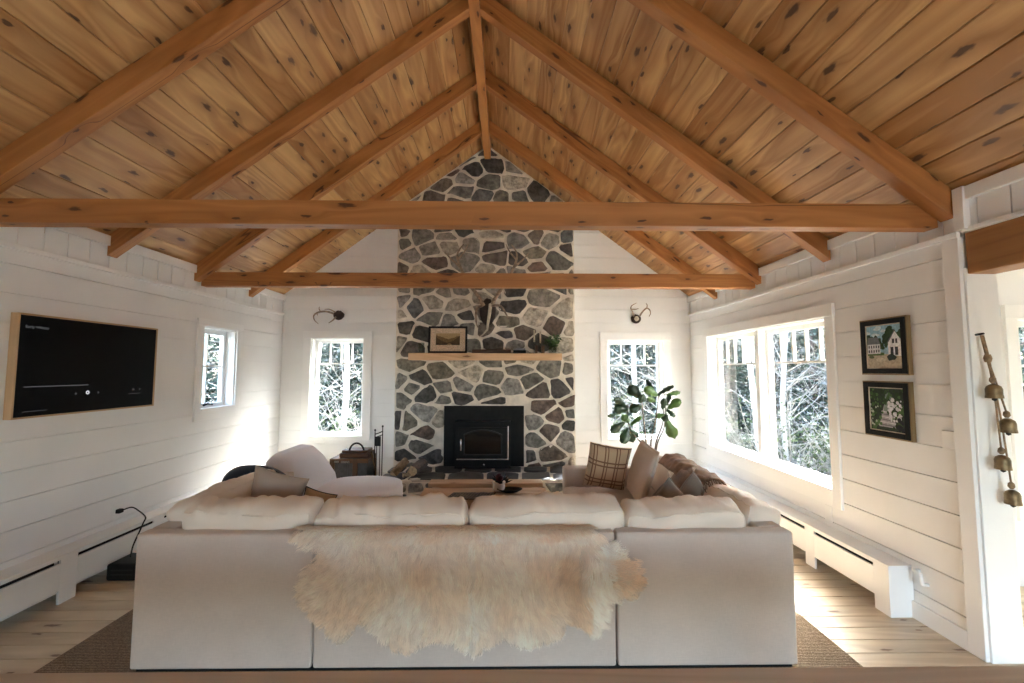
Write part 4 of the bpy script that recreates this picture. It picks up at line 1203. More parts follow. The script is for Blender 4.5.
# sheepskin over the back
sk = thing('sheepskin_throw', 'shaggy cream sheepskin draped over the middle of the sofa back', 'sheepskin', (-.2, SY - .02, .4))
OUT = [(-1.042, .704), (-.986, .621), (-.932, .588), (-.921, .55), (-.978, .527), (-1.006, .489), (-1.032, .401), (-1.01, .336), (-.966, .294), (-.918, .238), (-.862, .178), (-.808, .15), (-.757, .186), (-.715, .241), (-.681, .225), (-.613, .163), (-.545, .116), (-.456, .1), (-.411, .129), (-.354, .158), (-.311, .151), (-.268, .137), (-.21, .105), (-.157, .077), (-.123, .09), (-.066, .136), (-.008, .168), (.059, .135), (.122, .121), (.204, .143), (.274, .171), (.296, .24), (.364, .24), (.417, .202), (.471, .197), (.515, .253), (.526, .332), (.595, .35), (.654, .383), (.682, .439), (.681, .506), (.657, .563), (.623, .596), (.555, .639), (.50, .68), (.45, .70)]
def inside(p, poly):
    r = False; n = len(poly)
    for i in range(n):
        a, b = poly[i], poly[(i + 1) % n]
        if (a[1] > p[1]) != (b[1] > p[1]) and p[0] < (b[0] - a[0]) * (p[1] - a[1]) / (b[1] - a[1]) + a[0]: r = not r
    return r
cx_, cz_ = -.2, .42
PEL = [(cx_ + (u - cx_) * .965, min(cz_ + (v - cz_) * .93, .668)) for u, v in OUT]
def fold(u, v):
    """distance the pelt stands off the sofa back"""
    d = .012 + .012 * noise.noise((u * 3, v * 3, 4)) + .008
    d += .05 * math.exp(-((u - .40) / .07) ** 2) * max(0, min(1, (.62 - v) / .2)) + .06 * math.exp(-((u - .60) / .075) ** 2 - ((v - .48) / .11) ** 2)
    d -= .0 + .012 * math.exp(-((u + .17) / .012) ** 2)
    return max(.004, d)
mb = MB(); g = .016
nx, nz = int(1.8 / g), int(.7 / g); idm = {}
for i in range(nx + 1):
    for j in range(nz + 1):
        u, v = -1.08 + i * g, .04 + j * g
        idm[i, j] = (u, v, inside((u, v), PEL))
vid = {}
def vv(i, j):
    if (i, j) not in vid:
        u, v, _ = idm[i, j]; vid[i, j] = len(mb.v); mb.v.append((u, SY - fold(u, v), v))
    return vid[i, j]
for i in range(nx):
    for j in range(nz):
        if all(idm[a, b][2] for a, b in ((i, j), (i + 1, j), (i + 1, j + 1), (i, j + 1))):
            mb.idx((vv(i, j), vv(i + 1, j), vv(i + 1, j + 1), vv(i, j + 1)), None, (.6, .5, .35), 0, True)
# the part lying over the top edge
def topfn(a, b):
    u = -1.0 + 1.42 * a; y0 = SY - fold(u, .66)
    t = min(1, b / .35); ang = t * PI / 2
    return (u, y0 + .02 * (1 - math.cos(ang)) + max(0, b - .35) * .09, .645 + (ZT + .014 - .645) * math.sin(ang))
mb.grid(topfn, 60, 5)
pelt = mb.build('pelt', M['hide'], sk)
rnd = random.Random(77); mb = MB()
def strand(root, nrm, d, tip, L, w, col):
    """one lock: leaves the hide along nrm, bends into d and gathers at its clump's tip"""
    p = Vector(root); P = [p]; v = (nrm * .5 + d * .8).normalized()
    e = p + (tip - p) * 1.0
    for k in range(1, 5):
        t = k / 4
        q = p.lerp(e, t) + nrm * (.32 * L * t * (1 - t)) + Vector((rnd.gauss(0, 1), rnd.gauss(0, .6), rnd.gauss(0, 1))) * .0022 * t
        if q.y > SY - .004 and q.z < ZT - .004: q.y = SY - .004
        P.append(q)
    side = (P[-1] - p).cross(nrm)
    if side.length < 1e-5: side = Vector((1, 0, 0))
    side = (side.normalized() + Vector((rnd.gauss(0, .5), rnd.gauss(0, .5), rnd.gauss(0, .5)))).normalized() * w
    b = len(mb.v)
    for k, q in enumerate(P):
        f = (1, 1, .85, .55, .1)[k]
        mb.v.append(tuple(q - side * f)); mb.v.append(tuple(q + side * f))
    for k in range(4):
        mb.idx((b + 2 * k, b + 2 * k + 1, b + 2 * k + 3, b + 2 * k + 2), None, col, 0, True)
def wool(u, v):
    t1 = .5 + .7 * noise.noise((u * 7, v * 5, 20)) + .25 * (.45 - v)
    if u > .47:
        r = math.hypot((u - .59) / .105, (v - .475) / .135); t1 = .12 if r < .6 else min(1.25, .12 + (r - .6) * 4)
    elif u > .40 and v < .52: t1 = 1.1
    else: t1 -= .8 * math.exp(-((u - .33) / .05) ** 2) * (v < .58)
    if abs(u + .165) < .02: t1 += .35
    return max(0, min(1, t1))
N = 0
while N < 2300:
    u, v = rnd.uniform(-1.06, .70), rnd.uniform(.07, .69)
    if not inside((u, v), PEL): continue
    N += 1
    s_ = 1 if u > -.165 else -1
    ang = noise.noise((u * 5, v * 5, 1)) * 1.3
    edge = max(0, min(1, (abs(u + .2) - .55) / .3))
    d = Vector((s_ * (.22 + .75 * edge) + ang, -.10, -1.0 + .7 * noise.noise((u * 5, v * 5, 8)) + edge * .45)).normalized()
    if u > .5: d = Vector((.9, -.25, (v - .48) * 5)).normalized()
    nrm = Vector(((fold(u + .012, v) - fold(u - .012, v)) * -35, -1, (fold(u, v + .012) - fold(u, v - .012)) * -20)).normalized()
    L = rnd.uniform(.036, .056) * (.75 if u > .5 else 1); c0 = Vector((u, SY - fold(u, v) - .002, v))
    tip = c0 + (d + nrm * .17).normalized() * L + Vector((rnd.gauss(0, .006), 0, rnd.gauss(0, .006)))
    for k in range(5):
        if inside((tip.x, min(tip.z, .66)), OUT) or v > .62: break
        tip = c0 + (tip - c0) * .62
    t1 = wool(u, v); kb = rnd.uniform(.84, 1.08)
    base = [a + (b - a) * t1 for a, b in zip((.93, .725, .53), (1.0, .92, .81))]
    for k in range(27):
        r = rnd.random() ** .5 * .019; a = rnd.random() * 6.28
        p = c0 + Vector((math.cos(a) * r, 0, math.sin(a) * r)); p.y = SY - fold(p.x, p.z) - .001
        tt = tip + (p - c0) * rnd.uniform(.35, .95) - d * rnd.uniform(0, .014); k2 = kb * rnd.uniform(.92, 1.08)
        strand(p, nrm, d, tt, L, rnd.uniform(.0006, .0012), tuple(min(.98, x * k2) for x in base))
for n_ in range(760):
    u = rnd.uniform(-1.03, .44); b = rnd.random() ** 1.3; p0 = Vector(topfn((u + 1.0) / 1.42, b))
    d = Vector(((1 if u > -.165 else -1) * .35 + rnd.gauss(0, .3), -.7 if b < .35 else -.9, -1.0 if b < .2 else (-.5 if b < .4 else .0))).normalized()
    nrm = Vector((0, -.6 if b < .3 else -.15, 1)).normalized(); L = rnd.uniform(.03, .05)
    tip = p0 + (d + nrm * .35).normalized() * L; t1 = max(0, min(1, .55 + .7 * noise.noise((u * 7, b, 20)))); kb = rnd.uniform(.93, 1.07)
    base = [a + (c - a) * t1 for a, c in zip((.93, .735, .55), (1.0, .92, .82))]
    for k in range(22):
        p = p0 + Vector((rnd.gauss(0, .010), rnd.gauss(0, .006), 0)); k2 = kb * rnd.uniform(.92, 1.08)
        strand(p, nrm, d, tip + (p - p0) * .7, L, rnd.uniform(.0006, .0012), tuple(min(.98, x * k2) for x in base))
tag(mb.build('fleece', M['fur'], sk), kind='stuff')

# ---------------------------------------------------------------- throw pillows
def pillow(name, mat, label, Mw, w, h, t, pinch=.09, seed=0, wr=.006, tassels=None, rnd_=False, group='throw pillows', trim=None):
    th = thing(name, label, 'pillow', tuple(Mw.translation), group)
    mb = MB(); n = 16
    def surf(sg):
        def fn(a, b):
            x, z = 2 * a - 1, 2 * b - 1
            k = ((1 - abs(x) ** 2.4) * (1 - abs(z) ** 2.4)) ** .5
            ux, uz = x, z
            if rnd_: ux, uz = x * math.sqrt(1 - z * z / 2), z * math.sqrt(1 - x * x / 2)
            if rnd_:
                px, pz = w / 2 * ux, h / 2 * uz; k = max(0, 1 - (ux * ux + uz * uz) ** 1.4) ** .5
                return Mw @ Vector((px, sg * t / 2 * k, pz + h / 2))
            px = w / 2 * x * (1 - pinch * (1 - z * z)); pz = h / 2 * z * (1 - pinch * (1 - x * x))
            y = sg * (t / 2 * k) + wr * 1.4 * noise.noise((px * 7 + seed, pz * 7, sg * 2 + seed)) * k ** .3
            y += wr * 1.2 * noise.noise((math.atan2(z, x) * 3 + seed, 2, sg)) * (x * x + z * z) * .4 * (k > 0)
            return Mw @ Vector((px, y, pz + h / 2))
        return fn
    mb.grid(surf(-1), n, n, flip=False); mb.grid(surf(1), n, n, flip=True)
    mb.build('cover', mat, th, weld=True)
    loop = []
    f = surf(0)
    for (a0, b0), (a1, b1) in (((0, 0), (1, 0)), ((1, 0), (1, 1)), ((1, 1), (0, 1)), ((0, 1), (0, 0))):
        loop += [f(a0 + (a1 - a0) * k / 12, b0 + (b1 - b0) * k / 12) for k in range(12)]
    mb = MB(); mb.tube(loop + [loop[0]], .0035, 5, cap=False); mb.build('piping', trim or mat, th)
    if tassels:
        for a, b in tassels:
            mb = MB(); p = f(a, b); c = f(.5, .5); o = (p - c).normalized()
            for k in range(16):
                e = o * rnd.uniform(.018, .032) + Vector((rnd.gauss(0, .006), rnd.gauss(0, .006), rnd.gauss(0, .006)))
                mb.tube([p - o * .006, p + e * .5, p + e], [.0022, .002, .001], 4)
            tag(mb.build('tassel', M['beige'], th), 'pale corner tassel')
    return th
pillow('throw_pillow', M['taupe'], 'taupe velvet pillow with a peaked corner at the left end of the sofa', posec(-1.47, 2.82, .655, 4, 10, 17, .36), .335, .36, .16, .10, 3)
pillow('throw_pillow', M['navy'], 'navy blue pillow behind the taupe one at the left end', posec(-1.86, 3.30, .60, -12, 12, 0, .46), .62, .40, .2, 0, 5, rnd_=True)
pillow('throw_pillow', M['tan'], 'tan pillow with a dark edge peeking out between two back cushions on the left', posec(-1.225, 2.86, .60, 10, 10, 20, .20), .20, .20, .10, .10, 8, trim=M['black'])
pillow('throw_pillow', M['plaid'], 'tan and brown plaid pillow against the far arm of the sofa', posec(.845, 3.66, .66, -4, 12, 9, .38), .345, .385, .14, .06, 13)
pillow('throw_pillow', M['beige'], 'large plain beige pillow leaning beside the plaid one', posec(1.075, 3.47, .665, 84, 19, 0, .42), .60, .43, .12, .03, 17)
pillow('throw_pillow', M['leather'], 'brown leather pillow behind the two grey pillows', posec(1.26, 3.14, .585, 86, 22, 0, .38), .44, .38, .16, .03, 19)
pillow('throw_pillow', M['grey'], 'front grey tasselled pillow standing on its corner', posec(1.045, 2.82, .605, 8, 12, 42, .27), .275, .27, .13, .10, 23, tassels=[(0, 1)])
pillow('throw_pillow', M['grey'], 'second grey tasselled pillow tucked behind the front grey one', posec(1.225, 2.88, .625, 24, 12, 38, .28), .28, .28, .13, .10, 29, tassels=[(0, 1)])
# brown throw over the right-hand cushions
t = thing('throw_blanket', 'crumpled brown throw draped along the right side of the sofa', 'blanket', (1.38, 3.1, .70))
mb = MB()
def thr(a, b):
    y = 2.84 + .72 * a; s = b
    x = 1.24 + .26 * s; z = .752 + .022 * math.sin(PI * s) - (.10 * max(0, (s - .7) / .3)) - .05 * max(0, (.25 - s) / .25)
    z += .014 * noise.noise((x * 9, y * 11, 3)) + .010 * noise.noise((x * 22, y * 25, 6)) + .03 * (a - .3)
    return (x + .012 * noise.noise((y * 14, s * 5, 2)), y + .012 * noise.noise((x * 14, y * 14, 9)), z)
mb.grid(thr, 40, 24); o = mb.build('cloth', M['leather'], t)
sm = o.modifiers.new('thick', 'SOLIDIFY'); sm.thickness = .012; sm.offset = 1
mb = MB()
for k in range(26):
    p = Vector(thr(.02 + .0, k / 25)); mb.tube([p, p + Vector((rnd.gauss(0, .006), -.03, -.012)), p + Vector((rnd.gauss(0, .01), -.05, -.04))], .003, 4)
mb.build('fringe', M['leather'], t)

# ---------------------------------------------------------------- lounge chair at the left
lc2 = thing('lounge_chair', 'pale grey lounge chair with a deep rounded seat and sloping back', 'armchair', (-1.4, 4.0, .011))
def pad(name, Mw, a, b, h, e=2.6, rt=.07, mat='lilac'):
    mb = MB(); n = 40; prof = [(0, 0), (.5, 0), (1 - rt * .6 / a, 0), (1, rt), (1, h - rt), (1 - rt * .12 / a, h - rt * .3), (1 - rt * .5 / a, h - .012), (.7, h), (.35, h + .008), (0, h + .01)]
    def fn(s, q):
        k = q * (len(prof) - 1); i = min(int(k), len(prof) - 2); f = k - i
        rr = prof[i][0] + (prof[i + 1][0] - prof[i][0]) * f; z = prof[i][1] + (prof[i + 1][1] - prof[i][1]) * f
        t = s * 2 * PI; c, s_ = math.cos(t), math.sin(t)
        return Mw @ Vector((a * rr * math.copysign(abs(c) ** (2 / e), c), b * rr * math.copysign(abs(s_) ** (2 / e), s_), z))
    mb.grid(fn, n, 27); return mb.build(name, M[mat], lc2, weld=True)
pad('seat', pose(-1.345, 4.02, .17), .385, .36, .27, 2.5)
# back: a deep wedge leaning to the left
mb = MB(); sec = [(-1.70, .20), (-1.62, .30), (-1.66, .46), (-1.80, .66), (-1.90, .745), (-1.99, .755), (-2.05, .70), (-2.0, .56), (-1.86, .34), (-1.78, .20)]
def bk(a, b):
    k = a * len(sec); i = int(k) % len(sec); f = k - int(k); p, q = sec[i], sec[(i + 1) % len(sec)]
    x, z = p[0] + (q[0] - p[0]) * f, p[1] + (q[1] - p[1]) * f
    yy = 2 * b - 1; sc = (1 - abs(yy) ** 6) ** .3 if abs(yy) < 1 else 0
    sc = .25 + .75 * sc if abs(yy) < 1 else 0
    return (-1.83 + (x + 1.83) * sc, 4.02 + .36 * yy, .47 + (z - .47) * sc)
mb.grid(bk, 40, 20, flip=True); mb.build('backrest', M['lilac'], lc2, weld=True)
for x, y in ((-1.62, 3.78), (-1.62, 4.26), (-1.07, 3.80), (-1.07, 4.24)):
    mb = MB(); mb.tube([(x, y, .012), (x, y, .19)], [.014, .02], 10); mb.build('leg', M['brownwood'], lc2)

# ---------------------------------------------------------------- coffee table
ct = thing('coffee_table', 'low weathered plank coffee table in front of the hearth', 'table', (-.18, 3.85, .011))
for y0, y1, z, x0, x1 in ((3.50, 3.70, .43, -.72, .35), (3.705, 3.90, .43, -.72, .35), (3.975, 4.13, .447, -.705, .335)):
    mb = MB(); mb.box(x0, x1, y0, y1, z - .035, z, (.5, rnd.random(), 0)); mb.build('top_plank', M['coffee'], ct, bevel=.005)
mb = MB(); mb.box(-.68, .31, 3.53, 3.56, .32, .394); mb.box(-.68, .31, 4.07, 4.10, .32, .41); mb.box(-.68, -.65, 3.53, 4.10, .32, .394); mb.box(.28, .31, 3.53, 4.10, .32, .394); mb.box(-.65, .28, 3.88, 3.985, .30, .39)
mb.build('apron', M['coffee'], ct)
for x in (-.68, .24):
    for y in (3.53, 4.03):
        mb = MB(); mb.box(x, x + .07, y, y + .07, .0115, .394); mb.build('leg', M['coffee'], ct, bevel=.004)
t = MB()
def run(a, b): return (-.47 + .36 * a + .05 * (b - .5), 3.53 + .20 * b, .433 + .003 * noise.noise((a * 8, b * 8, 1)) + .003)
t.grid(run, 16, 10, uvs=(1, .6)); o = t.build('table_runner', M['lattice']); o.modifiers.new('t', 'SOLIDIFY').thickness = .003
tag(o, 'black and tan lattice cloth on the coffee table left of the vase', 'cloth')
vs = thing('bud_vase', 'stout white vase with a dark red bloom on the coffee table', 'vase', (-.062, 3.80, .431))
c = (-.062, 3.80, .431)
mb = MB(); mb.lathe([(.04, 0), (.05, .006), (.053, .03), (.05, .058), (.046, .066), (.041, .066), (.044, .03), (0, .012)], c, 20)
for s in (-1, 1): mb.lathe([(.0, .058), (.013, .06), (.014, .075), (.008, .084), (0, .085)], (c[0] + s * .044, c[1], c[2]), 10)
mb.build('vessel', M['ceramic'], vs)
mb = MB()
for k in range(70):
    d = Vector((rnd.gauss(0, 1), rnd.gauss(0, 1), rnd.gauss(0, 1))).normalized(); p = Vector((c[0] + .002, c[1], c[2] + .112)) + d * .026
    w = d.cross(Vector((.3, .2, 1))).normalized() * .012; u = d.cross(w) * 1.0
    mb.face([p - w - u * .6, p + w - u * .6, p + w * .6 + u + d * .008, p - w * .6 + u + d * .008], col=(.1, .01, .01))
mb.tube([(c[0], c[1], c[2] + .03), (c[0] + .002, c[1], c[2] + .1)], .003, 6)
mb.build('bloom', M['red'], vs)
mb = MB()
for k in range(15):
    a = -.9 + 2.2 * k / 14; L = rnd.uniform(.07, .12); o = Vector((c[0] + .01, c[1] + .02, c[2] + .05))
    d = Vector((math.sin(a), rnd.uniform(-.2, .3), abs(math.cos(a)) * .75 + .1)); p = o + d * L; w = Vector((math.cos(a), 0, -math.sin(a))) * .009
    mb.face([o, o + d * L * .55 + w, p, o + d * L * .55 - w], col=(.010, .008, .008))
mb.build('dark_leaves', M['leaf'], vs)
t = MB()
def dish(a, b):
    th = a * 2 * PI; r = .015 + .085 * b; return (.03 + r * 1.1 * math.cos(th), 3.74 + r * .7 * math.sin(th), .431 + .03 * b ** 2)
t.grid(dish, 24, 6); o = t.build('shallow_dish', M['iron']); o.modifiers.new('t', 'SOLIDIFY').thickness = .004
tag(o, 'shallow black dish beside the white vase on the coffee table', 'dish')

# ---------------------------------------------------------------- fiddle leaf fig
fg = thing('fiddle_leaf_fig', 'potted fiddle leaf fig in front of the right back window', 'plant', (1.6, 4.8, 0))
mb = MB(); mb.lathe([(.13, 0), (.15, .01), (.19, .20), (.20, .36), (.185, .37), (.18, .30), (0, .30)], (1.6, 4.8, 0), 28); mb.build('pot', M['pot'], fg)
mb = MB(); mb.lathe([(.178, .302), (.08, .315), (0, .32)], (1.6, 4.8, 0), 20); mb.build('soil', M['soil'], fg)
STEMS = [[(1.57, .31), (1.536, .72), (1.502, 1.023), (1.487, 1.136)], [(1.59, .31), (1.598, .686), (1.655, .944), (1.683, 1.193)], [(1.61, .31), (1.655, .664), (1.734, .877), (1.749, 1.046)], [(1.63, .31), (1.672, .647), (1.761, .843), (1.783, 1.12)], [(1.548, .62), (1.42, .76), (1.363, .888), (1.371, 1.08)]]
for k, s in enumerate(STEMS):
    mb = MB(); dy = (k - 2) * .035
    antler(mb, [(x, 4.8 + dy * (i / 3), z) for i, (x, z) in enumerate(s)], .0085, .005); mb.build('stem', M['bark'], fg)
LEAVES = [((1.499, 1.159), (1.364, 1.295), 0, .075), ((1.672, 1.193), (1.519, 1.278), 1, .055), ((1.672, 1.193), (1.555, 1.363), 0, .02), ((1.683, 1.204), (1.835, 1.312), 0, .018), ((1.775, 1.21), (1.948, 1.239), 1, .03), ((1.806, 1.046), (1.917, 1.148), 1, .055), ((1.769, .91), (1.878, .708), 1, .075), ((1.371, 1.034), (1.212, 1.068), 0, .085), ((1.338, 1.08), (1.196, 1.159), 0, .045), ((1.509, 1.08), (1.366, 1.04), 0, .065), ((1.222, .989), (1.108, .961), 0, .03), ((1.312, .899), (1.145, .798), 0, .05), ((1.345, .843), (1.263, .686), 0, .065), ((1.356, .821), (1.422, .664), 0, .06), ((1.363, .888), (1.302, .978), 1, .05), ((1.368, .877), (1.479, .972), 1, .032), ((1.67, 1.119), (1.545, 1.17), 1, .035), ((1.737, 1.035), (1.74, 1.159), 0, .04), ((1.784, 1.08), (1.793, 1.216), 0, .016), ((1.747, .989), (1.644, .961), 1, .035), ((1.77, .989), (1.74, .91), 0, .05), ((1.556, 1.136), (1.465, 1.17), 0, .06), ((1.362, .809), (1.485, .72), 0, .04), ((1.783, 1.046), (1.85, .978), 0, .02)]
mb = MB(); lr = random.Random(12)
for (bx_, bz), (tx, tz), lit, hw in LEAVES:
    yb = 4.8 + lr.uniform(-.05, .05); yt = yb + lr.uniform(-.10, .06)
    A = Vector((bx_, yb, bz)); B = Vector((tx, yt, tz)); ax = (B - A); L = ax.length; ax.normalize()
    view = (A - Vector((0, 0, 1.47))).normalized(); sd = ax.cross(view).normalized()
    if hw < .035: sd = (sd * .5 + view * .8).normalized(); hw2 = .055
    else: hw2 = hw; sd = (sd + view * lr.uniform(-.35, .35)).normalized()
    nm = sd.cross(ax); kk = lr.uniform(.8, 1.25)
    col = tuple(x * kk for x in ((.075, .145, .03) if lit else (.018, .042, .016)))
    def lf(a, b):
        s = 2 * b - 1; wv = hw2 * (math.sin(PI * min(1, a * .93 + .05)) ** .6) * (.72 + .42 * a - .25 * math.exp(-((a - .33) / .16) ** 2))
        if a > .98: wv *= .45
        return A + ax * (L * a) + sd * (s * wv) + nm * (abs(s) ** 1.5 * hw2 * .35 - .10 * L * math.sin(PI * a) * .6 + .006 * math.sin(a * 22) * abs(s))
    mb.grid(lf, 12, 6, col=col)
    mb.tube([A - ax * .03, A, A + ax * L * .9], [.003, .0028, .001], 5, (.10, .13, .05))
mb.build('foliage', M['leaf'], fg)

# ---------------------------------------------------------------- dining table under the camera
dt = thing('dining_table', 'honey wood dining table edge along the bottom of the view', 'table', (0, .58, 0))
mb = MB()
for k in range(6): mb.box(-1.6, 1.6, .174 + k * .15, .174 + k * .15 + .1495, .722, .76, (.45 + .1 * (k % 2), rnd.random(), 0))
mb.build('tabletop', M['table'], dt, bevel=.002)
mb = MB(); mb.box(-1.42, 1.42, .2, .225, .63, .722); mb.box(-1.42, 1.42, .915, .94, .63, .722); mb.box(-1.42, -1.395, .225, .915, .63, .722); mb.box(1.395, 1.42, .225, .915, .63, .722)
mb.build('apron', M['table'], dt)
for x in (-1.44, 1.36):
    for y in (.19, .87):
        mb = MB(); mb.box(x, x + .08, y, y + .08, 0, .722); mb.build('leg', M['table'], dt, bevel=.006)
# ---------------------------------------------------------------- the woods outside
GZ = -.45
M['ground'] = plain('leaf_litter_ground', (.20, .19, .165), .95, .4, 3, .6, 12)
mb = MB()
def gnd(a, b):
    x, y = -45 + 90 * a, -40 + 90 * b
    r = math.hypot(x - 1, y - 1); k = max(0, min(1, (r - 9) / 10))
    return (x, y, GZ + k * (.5 * noise.noise((x * .15, y * .15, 0)) + .35 * (r - 9) * .02))
mb.grid(gnd, 60, 60); mb.build('ground', M['ground'], kind='structure', org=(0, 0, GZ))

M['twigs'] = plain('pale_bare_twigs', (.27, .26, .235), .9, .2, 8)
M['birch'] = plain('white_birch_bark', (.50, .50, .48), .8, .2, 3, .3, 30)
M['darkbark'] = plain('dark_conifer_bark', (.12, .10, .085), .95, .3, 8, .6, 30)
def conifer(seed, H, R):
    r = random.Random(seed); tk = MB(); nd = MB()
    tk.tube([(0, 0, -.3), (.02, .01, H * .5), (0, 0, H)], [.12, .08, .015], 7)
    z = .15
    while z < H - .1:
        rr = R * (1 - z / H) ** .8 * r.uniform(.8, 1.1) + .12
        for k in range(7):
            a = r.random() * 2 * PI; L = rr * r.uniform(.6, 1.1); dz = -.28 * L
            d = Vector((math.cos(a), math.sin(a), 0))
            p0 = Vector((0, 0, z)); p1 = p0 + d * L + Vector((0, 0, dz))
            tk.tube([p0, p0.lerp(p1, .5) + Vector((0, 0, .05)), p1], [.014, .008, .003], 4, cap=False)
            n = int(8 + L * 22)
            for i in range(n):
                f = .15 + .85 * (i + r.random()) / n; q = p0.lerp(p1, f) + Vector((r.gauss(0, .05), r.gauss(0, .05), r.gauss(0, .05)))
                e = (d * r.uniform(.2, 1) + Vector((r.gauss(0, .6), r.gauss(0, .6), r.gauss(-.25, .4)))).normalized() * r.uniform(.07, .16)
                w = e.cross(Vector((r.gauss(0, 1), r.gauss(0, 1), r.gauss(0, 1)))).normalized() * r.uniform(.018, .04)
                g = r.random(); c = (.058, .082, .065) if g < .55 else ((.13, .155, .125) if g < .85 else (.34, .36, .35)); k2 = r.uniform(.6, 1.4)
                nd.face([q - w * .4, q + e * .6 - w, q + e, q + e * .6 + w], col=tuple(x * k2 for x in c))
        z += .17
    return tk, nd
def birch(seed, H, thick):
    r = random.Random(seed); tk = MB(); tw = MB()
    pts = [(.06 * math.sin(k * 1.3 + seed), .06 * math.cos(k * .9 + seed), -.3 + (H + .3) * k / 8) for k in range(9)]
    tk.tube(pts, [thick * (1 - .75 * k / 8) for k in range(9)], 9)
    for i in range(30):
        z = r.uniform(.3, H * .9); a = r.random() * 2 * PI; L = r.uniform(.5, 1.5); p = Vector((0, 0, z)); d = Vector((math.cos(a), math.sin(a), r.uniform(.2, .9))).normalized()
        q1 = p + d * L * .5 + Vector((0, 0, r.uniform(-.05, .1))); q2 = p + d * L + Vector((0, 0, r.uniform(0, .3)))
        tw.tube([p, q1, q2], [.012, .007, .002], 4, cap=False)
        for j in range(6):
            s = q1.lerp(q2, r.random()); e = (d + Vector((r.gauss(0, .7), r.gauss(0, .7), r.gauss(.1, .5)))).normalized() * r.uniform(.2, .5)
            tw.tube([s, s + e * .6, s + e + Vector((0, 0, .05))], [.005, .003, .0015], 3, cap=False)
    return tk, tw
def bush(seed):
    r = random.Random(seed); tw = MB(); lf = MB()
    for i in range(26):
        a = r.random() * 2 * PI; d = Vector((math.cos(a) * .6, math.sin(a) * .6, r.uniform(.5, 1.2))); L = r.uniform(.5, 1.2)
        m = d * L * .5 + Vector((r.gauss(0, .08), r.gauss(0, .08), 0)); e = d * L
        tw.tube([(0, 0, -.1), m, e], [.012, .008, .003], 4, cap=False)
        for j in range(18):
            q = m.lerp(e, r.random() * 1.1) + Vector((r.gauss(0, .07), r.gauss(0, .07), r.gauss(0, .07)))
            u = Vector((r.gauss(0, 1), r.gauss(0, 1), r.gauss(0, 1))).normalized() * r.uniform(.03, .06); w = u.cross(Vector((r.gauss(0, 1), .3, 1))).normalized() * .02
            k2 = r.uniform(.5, 1.5); c = (.09, .12, .06) if r.random() < .7 else (.30, .31, .26)
            lf.face([q, q + u * .5 + w, q + u, q + u * .5 - w], col=tuple(x * k2 for x in c))
    return tw, lf
def side_of(x, y):
    a = math.degrees(math.atan2(x, y))
    if a < -25: return 'seen through the small left window', 'left'
    if a < 6: return 'seen through the left back window', 'leftback'
    if a < 24: return 'seen through the right back window', 'rightback'
    if a < 62: return 'seen through the big right window', 'right'
    return 'around the sunroom and kitchen', 'near'
PROTO = {}
def plant_tree(kind, var, x, y, s, rz):
    wh, key = side_of(x, y)
    if (kind, var) not in PROTO:
        if kind == 'c': a, b = conifer(100 + var, 5.6 + .5 * var, 1.5); ms = ('trunk', 'darkbark', 'needled_branches', 'needles'); nm = 'evergreen_tree'
        elif kind == 'b': a, b = birch(200 + var, 6.5, .05 + .014 * var); ms = ('trunk', 'birch', 'bare_branches', 'twigs'); nm = 'birch_tree'
        else: a, b = bush(300 + var); ms = ('stems', 'twigs', 'leaves', 'needles'); nm = 'shrub'
        o = thing(nm, None, 'tree' if kind != 's' else 'shrub', (0, 0, 0))
        a.build(ms[0], M[ms[1]], o); b.build(ms[2], M[ms[3]], o); PROTO[kind, var] = o; new = o
    else: new = copy_tree(PROTO[kind, var])
    new.location = (x, y, GZ + .04 * max(0, math.hypot(x, y) - 9) * .2 - .05); new.rotation_euler = (0, 0, rz); new.scale = (s, s, s)
    nm = {'c': 'dark green evergreen tree', 'b': 'white trunked bare birch', 's': 'low leafy shrub'}[kind]
    new['label'] = nm + ' in the woods ' + wh; new['group'] = {'c': 'evergreens ', 'b': 'birches ', 's': 'shrubs '}[kind] + wh
tr_ = random.Random(5)
def polar(a, d, kind, s=None):
    x, y = math.sin(math.radians(a)) * d, math.cos(math.radians(a)) * d
    plant_tree(kind, tr_.randrange(3), x, y, s or tr_.uniform(.85, 1.15), tr_.random() * 6.28)
for a in range(-29, 70, 4):                      # two staggered ranks of evergreens
    polar(a + tr_.uniform(-1.3, 1.3), tr_.uniform(11.5, 13), 'c')
    if a % 8 == 3 or a < 26: polar(a + 2 + tr_.uniform(-1, 1), tr_.uniform(14, 17), 'c', 1.1)
for a in range(-60, -29, 5): polar(a + tr_.uniform(-1, 1), tr_.uniform(10, 12), 'c')
for a in (-36.5, -31, -20.6, -17, -23.5, 13.3, 16.5, 19.5, 11, 30, 33.2, 38, 41, 47, 56, 62): polar(a, tr_.uniform(8.3, 10), 'b')
for a in (-33.5, -24, -19, 12, 15, 18, 29, 33, 35.5, 39, 58): polar(a, tr_.uniform(8.6, 10.2), 's', 1.3)
for a in range(-27, 66, 4): polar(a + tr_.uniform(-1.3, 1.3), tr_.uniform(18, 21), 'c', 1.25)

for x, y in ((7.3, 3.0), (7.4, 4.9), (7.5, 1.1), (7.4, -.8)): plant_tree('c', tr_.randrange(3), x, y, 1.25, tr_.random() * 6)  # unseen evergreens added to keep direct sun off the sunroom windows

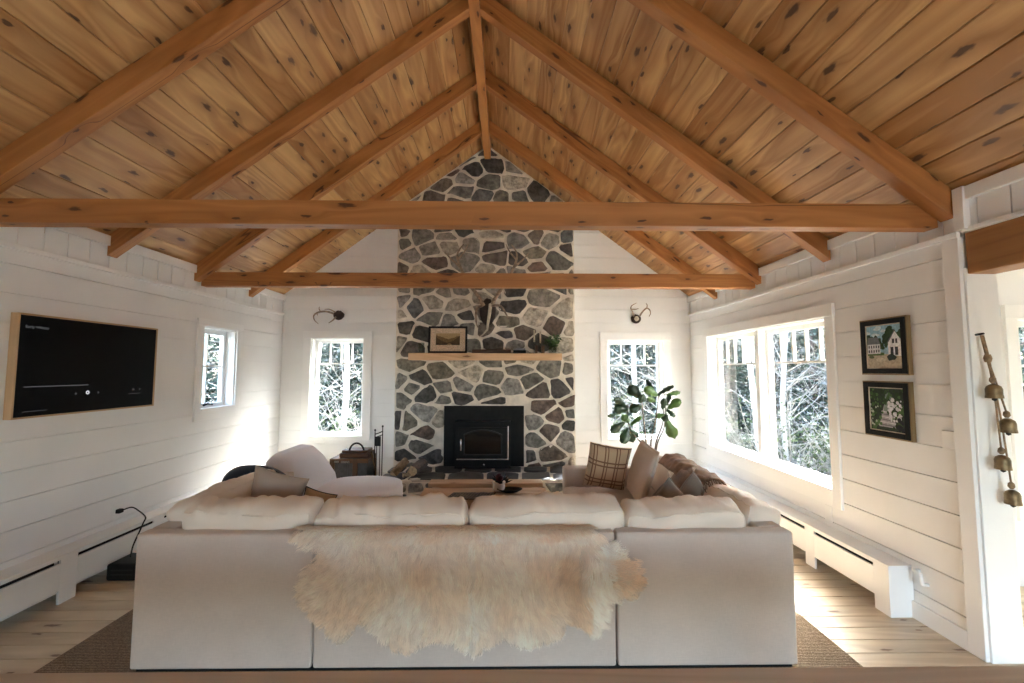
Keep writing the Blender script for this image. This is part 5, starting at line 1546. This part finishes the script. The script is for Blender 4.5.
# ---------------------------------------------------------------- light
w = bpy.data.worlds.new('world'); SC.world = w; w.use_nodes = True
nt = w.node_tree; bg = nt.nodes['Background']
sky = nt.nodes.new('ShaderNodeTexSky')
sky.sky_type = 'NISHITA'; sky.sun_disc = False; sky.sun_elevation = math.radians(45); sky.sun_rotation = math.radians(40); sky.air_density = 1.0; sky.dust_density = 3.5; sky.ozone_density = 1.0
hs = nt.nodes.new('ShaderNodeHueSaturation'); hs.inputs['Saturation'].default_value = .85
nt.links.new(sky.outputs[0], hs.inputs['Color']); nt.links.new(hs.outputs[0], bg.inputs['Color'])
bg.inputs['Strength'].default_value = SKY
sd = bpy.data.lights.new('sun', 'SUN'); sd.energy = SUN; sd.angle = .009; sd.color = (1, .985, .96)
so = bpy.data.objects.new('sun', sd); COL.objects.link(so)
so.rotation_euler = Vector((-1, -.85, -1.33)).to_track_quat('-Z', 'Y').to_euler(); so.location = (6, 6, 9)
def portal(name, loc, nrm, sx, sy):
    l = bpy.data.lights.new(name, 'AREA'); l.shape = 'RECTANGLE'; l.size = sx; l.size_y = sy; l.cycles.is_portal = True
    o = bpy.data.objects.new(name, l); COL.objects.link(o); o.location = loc; o.rotation_euler = Vector(nrm).to_track_quat('-Z', 'Z' if abs(nrm[2]) < .9 else 'Y').to_euler()
for nm, fn, o, nrm, dd in (('back_left', f_back, W_BL, (0, -1, 0), .2), ('back_right', f_back, W_BR, (0, -1, 0), .2), ('left', f_left, W_L, (1, 0, 0), .2), ('right', f_right, W_R, (-1, 0, 0), .2),
                           ('sun_b', f_sb, W_SB, (0, -1, 0), .15), ('sun_r0', f_sr, W_SR[0], (-1, 0, 0), .15), ('rear0', f_rear, W_RE[0], (0, 1, 0), .2)):
    portal('portal_' + nm, fn((o[0] + o[1]) / 2, (o[2] + o[3]) / 2, dd), nrm, o[1] - o[0], o[3] - o[2])

# ---------------------------------------------------------------- camera
cd = bpy.data.cameras.new('camera'); cam = bpy.data.objects.new('camera', cd); COL.objects.link(cam)
cd.sensor_fit = 'HORIZONTAL'; cd.sensor_width = 36; cd.lens = 430.14 / 1024 * 36; cd.clip_start = .05; cd.clip_end = 300
yaw, pitch, roll = .0130, .0667, .0015
fw = Vector((math.sin(yaw) * math.cos(pitch), math.cos(yaw) * math.cos(pitch), math.sin(pitch)))
rt = Vector((math.cos(yaw), -math.sin(yaw), 0)); upv = rt.cross(fw)
r2 = rt * math.cos(roll) + upv * math.sin(roll) ; u2 = upv * math.cos(roll) - rt * math.sin(roll)
Mc = Matrix((r2, u2, -fw)).transposed().to_4x4(); Mc.translation = (0, 0, 1.47)
cam.matrix_world = Mc
SC.camera = cam
vs_ = SC.view_settings
SC.display_settings.display_device = 'sRGB'
vs_.view_transform = 'Standard'; vs_.look = 'None'; vs_.gamma = 1; vs_.exposure = EXPO; vs_.use_curve_mapping = False
cy = SC.cycles
cy.use_denoising = True
try: cy.denoiser = 'OPENIMAGEDENOISE'; cy.denoising_input_passes = 'RGB_ALBEDO_NORMAL'
except Exception: pass
cy.max_bounces = 14; cy.diffuse_bounces = 8; cy.transparent_max_bounces = 16; cy.sample_clamp_indirect = 8; cy.caustics_reflective = False; cy.caustics_refractive = False
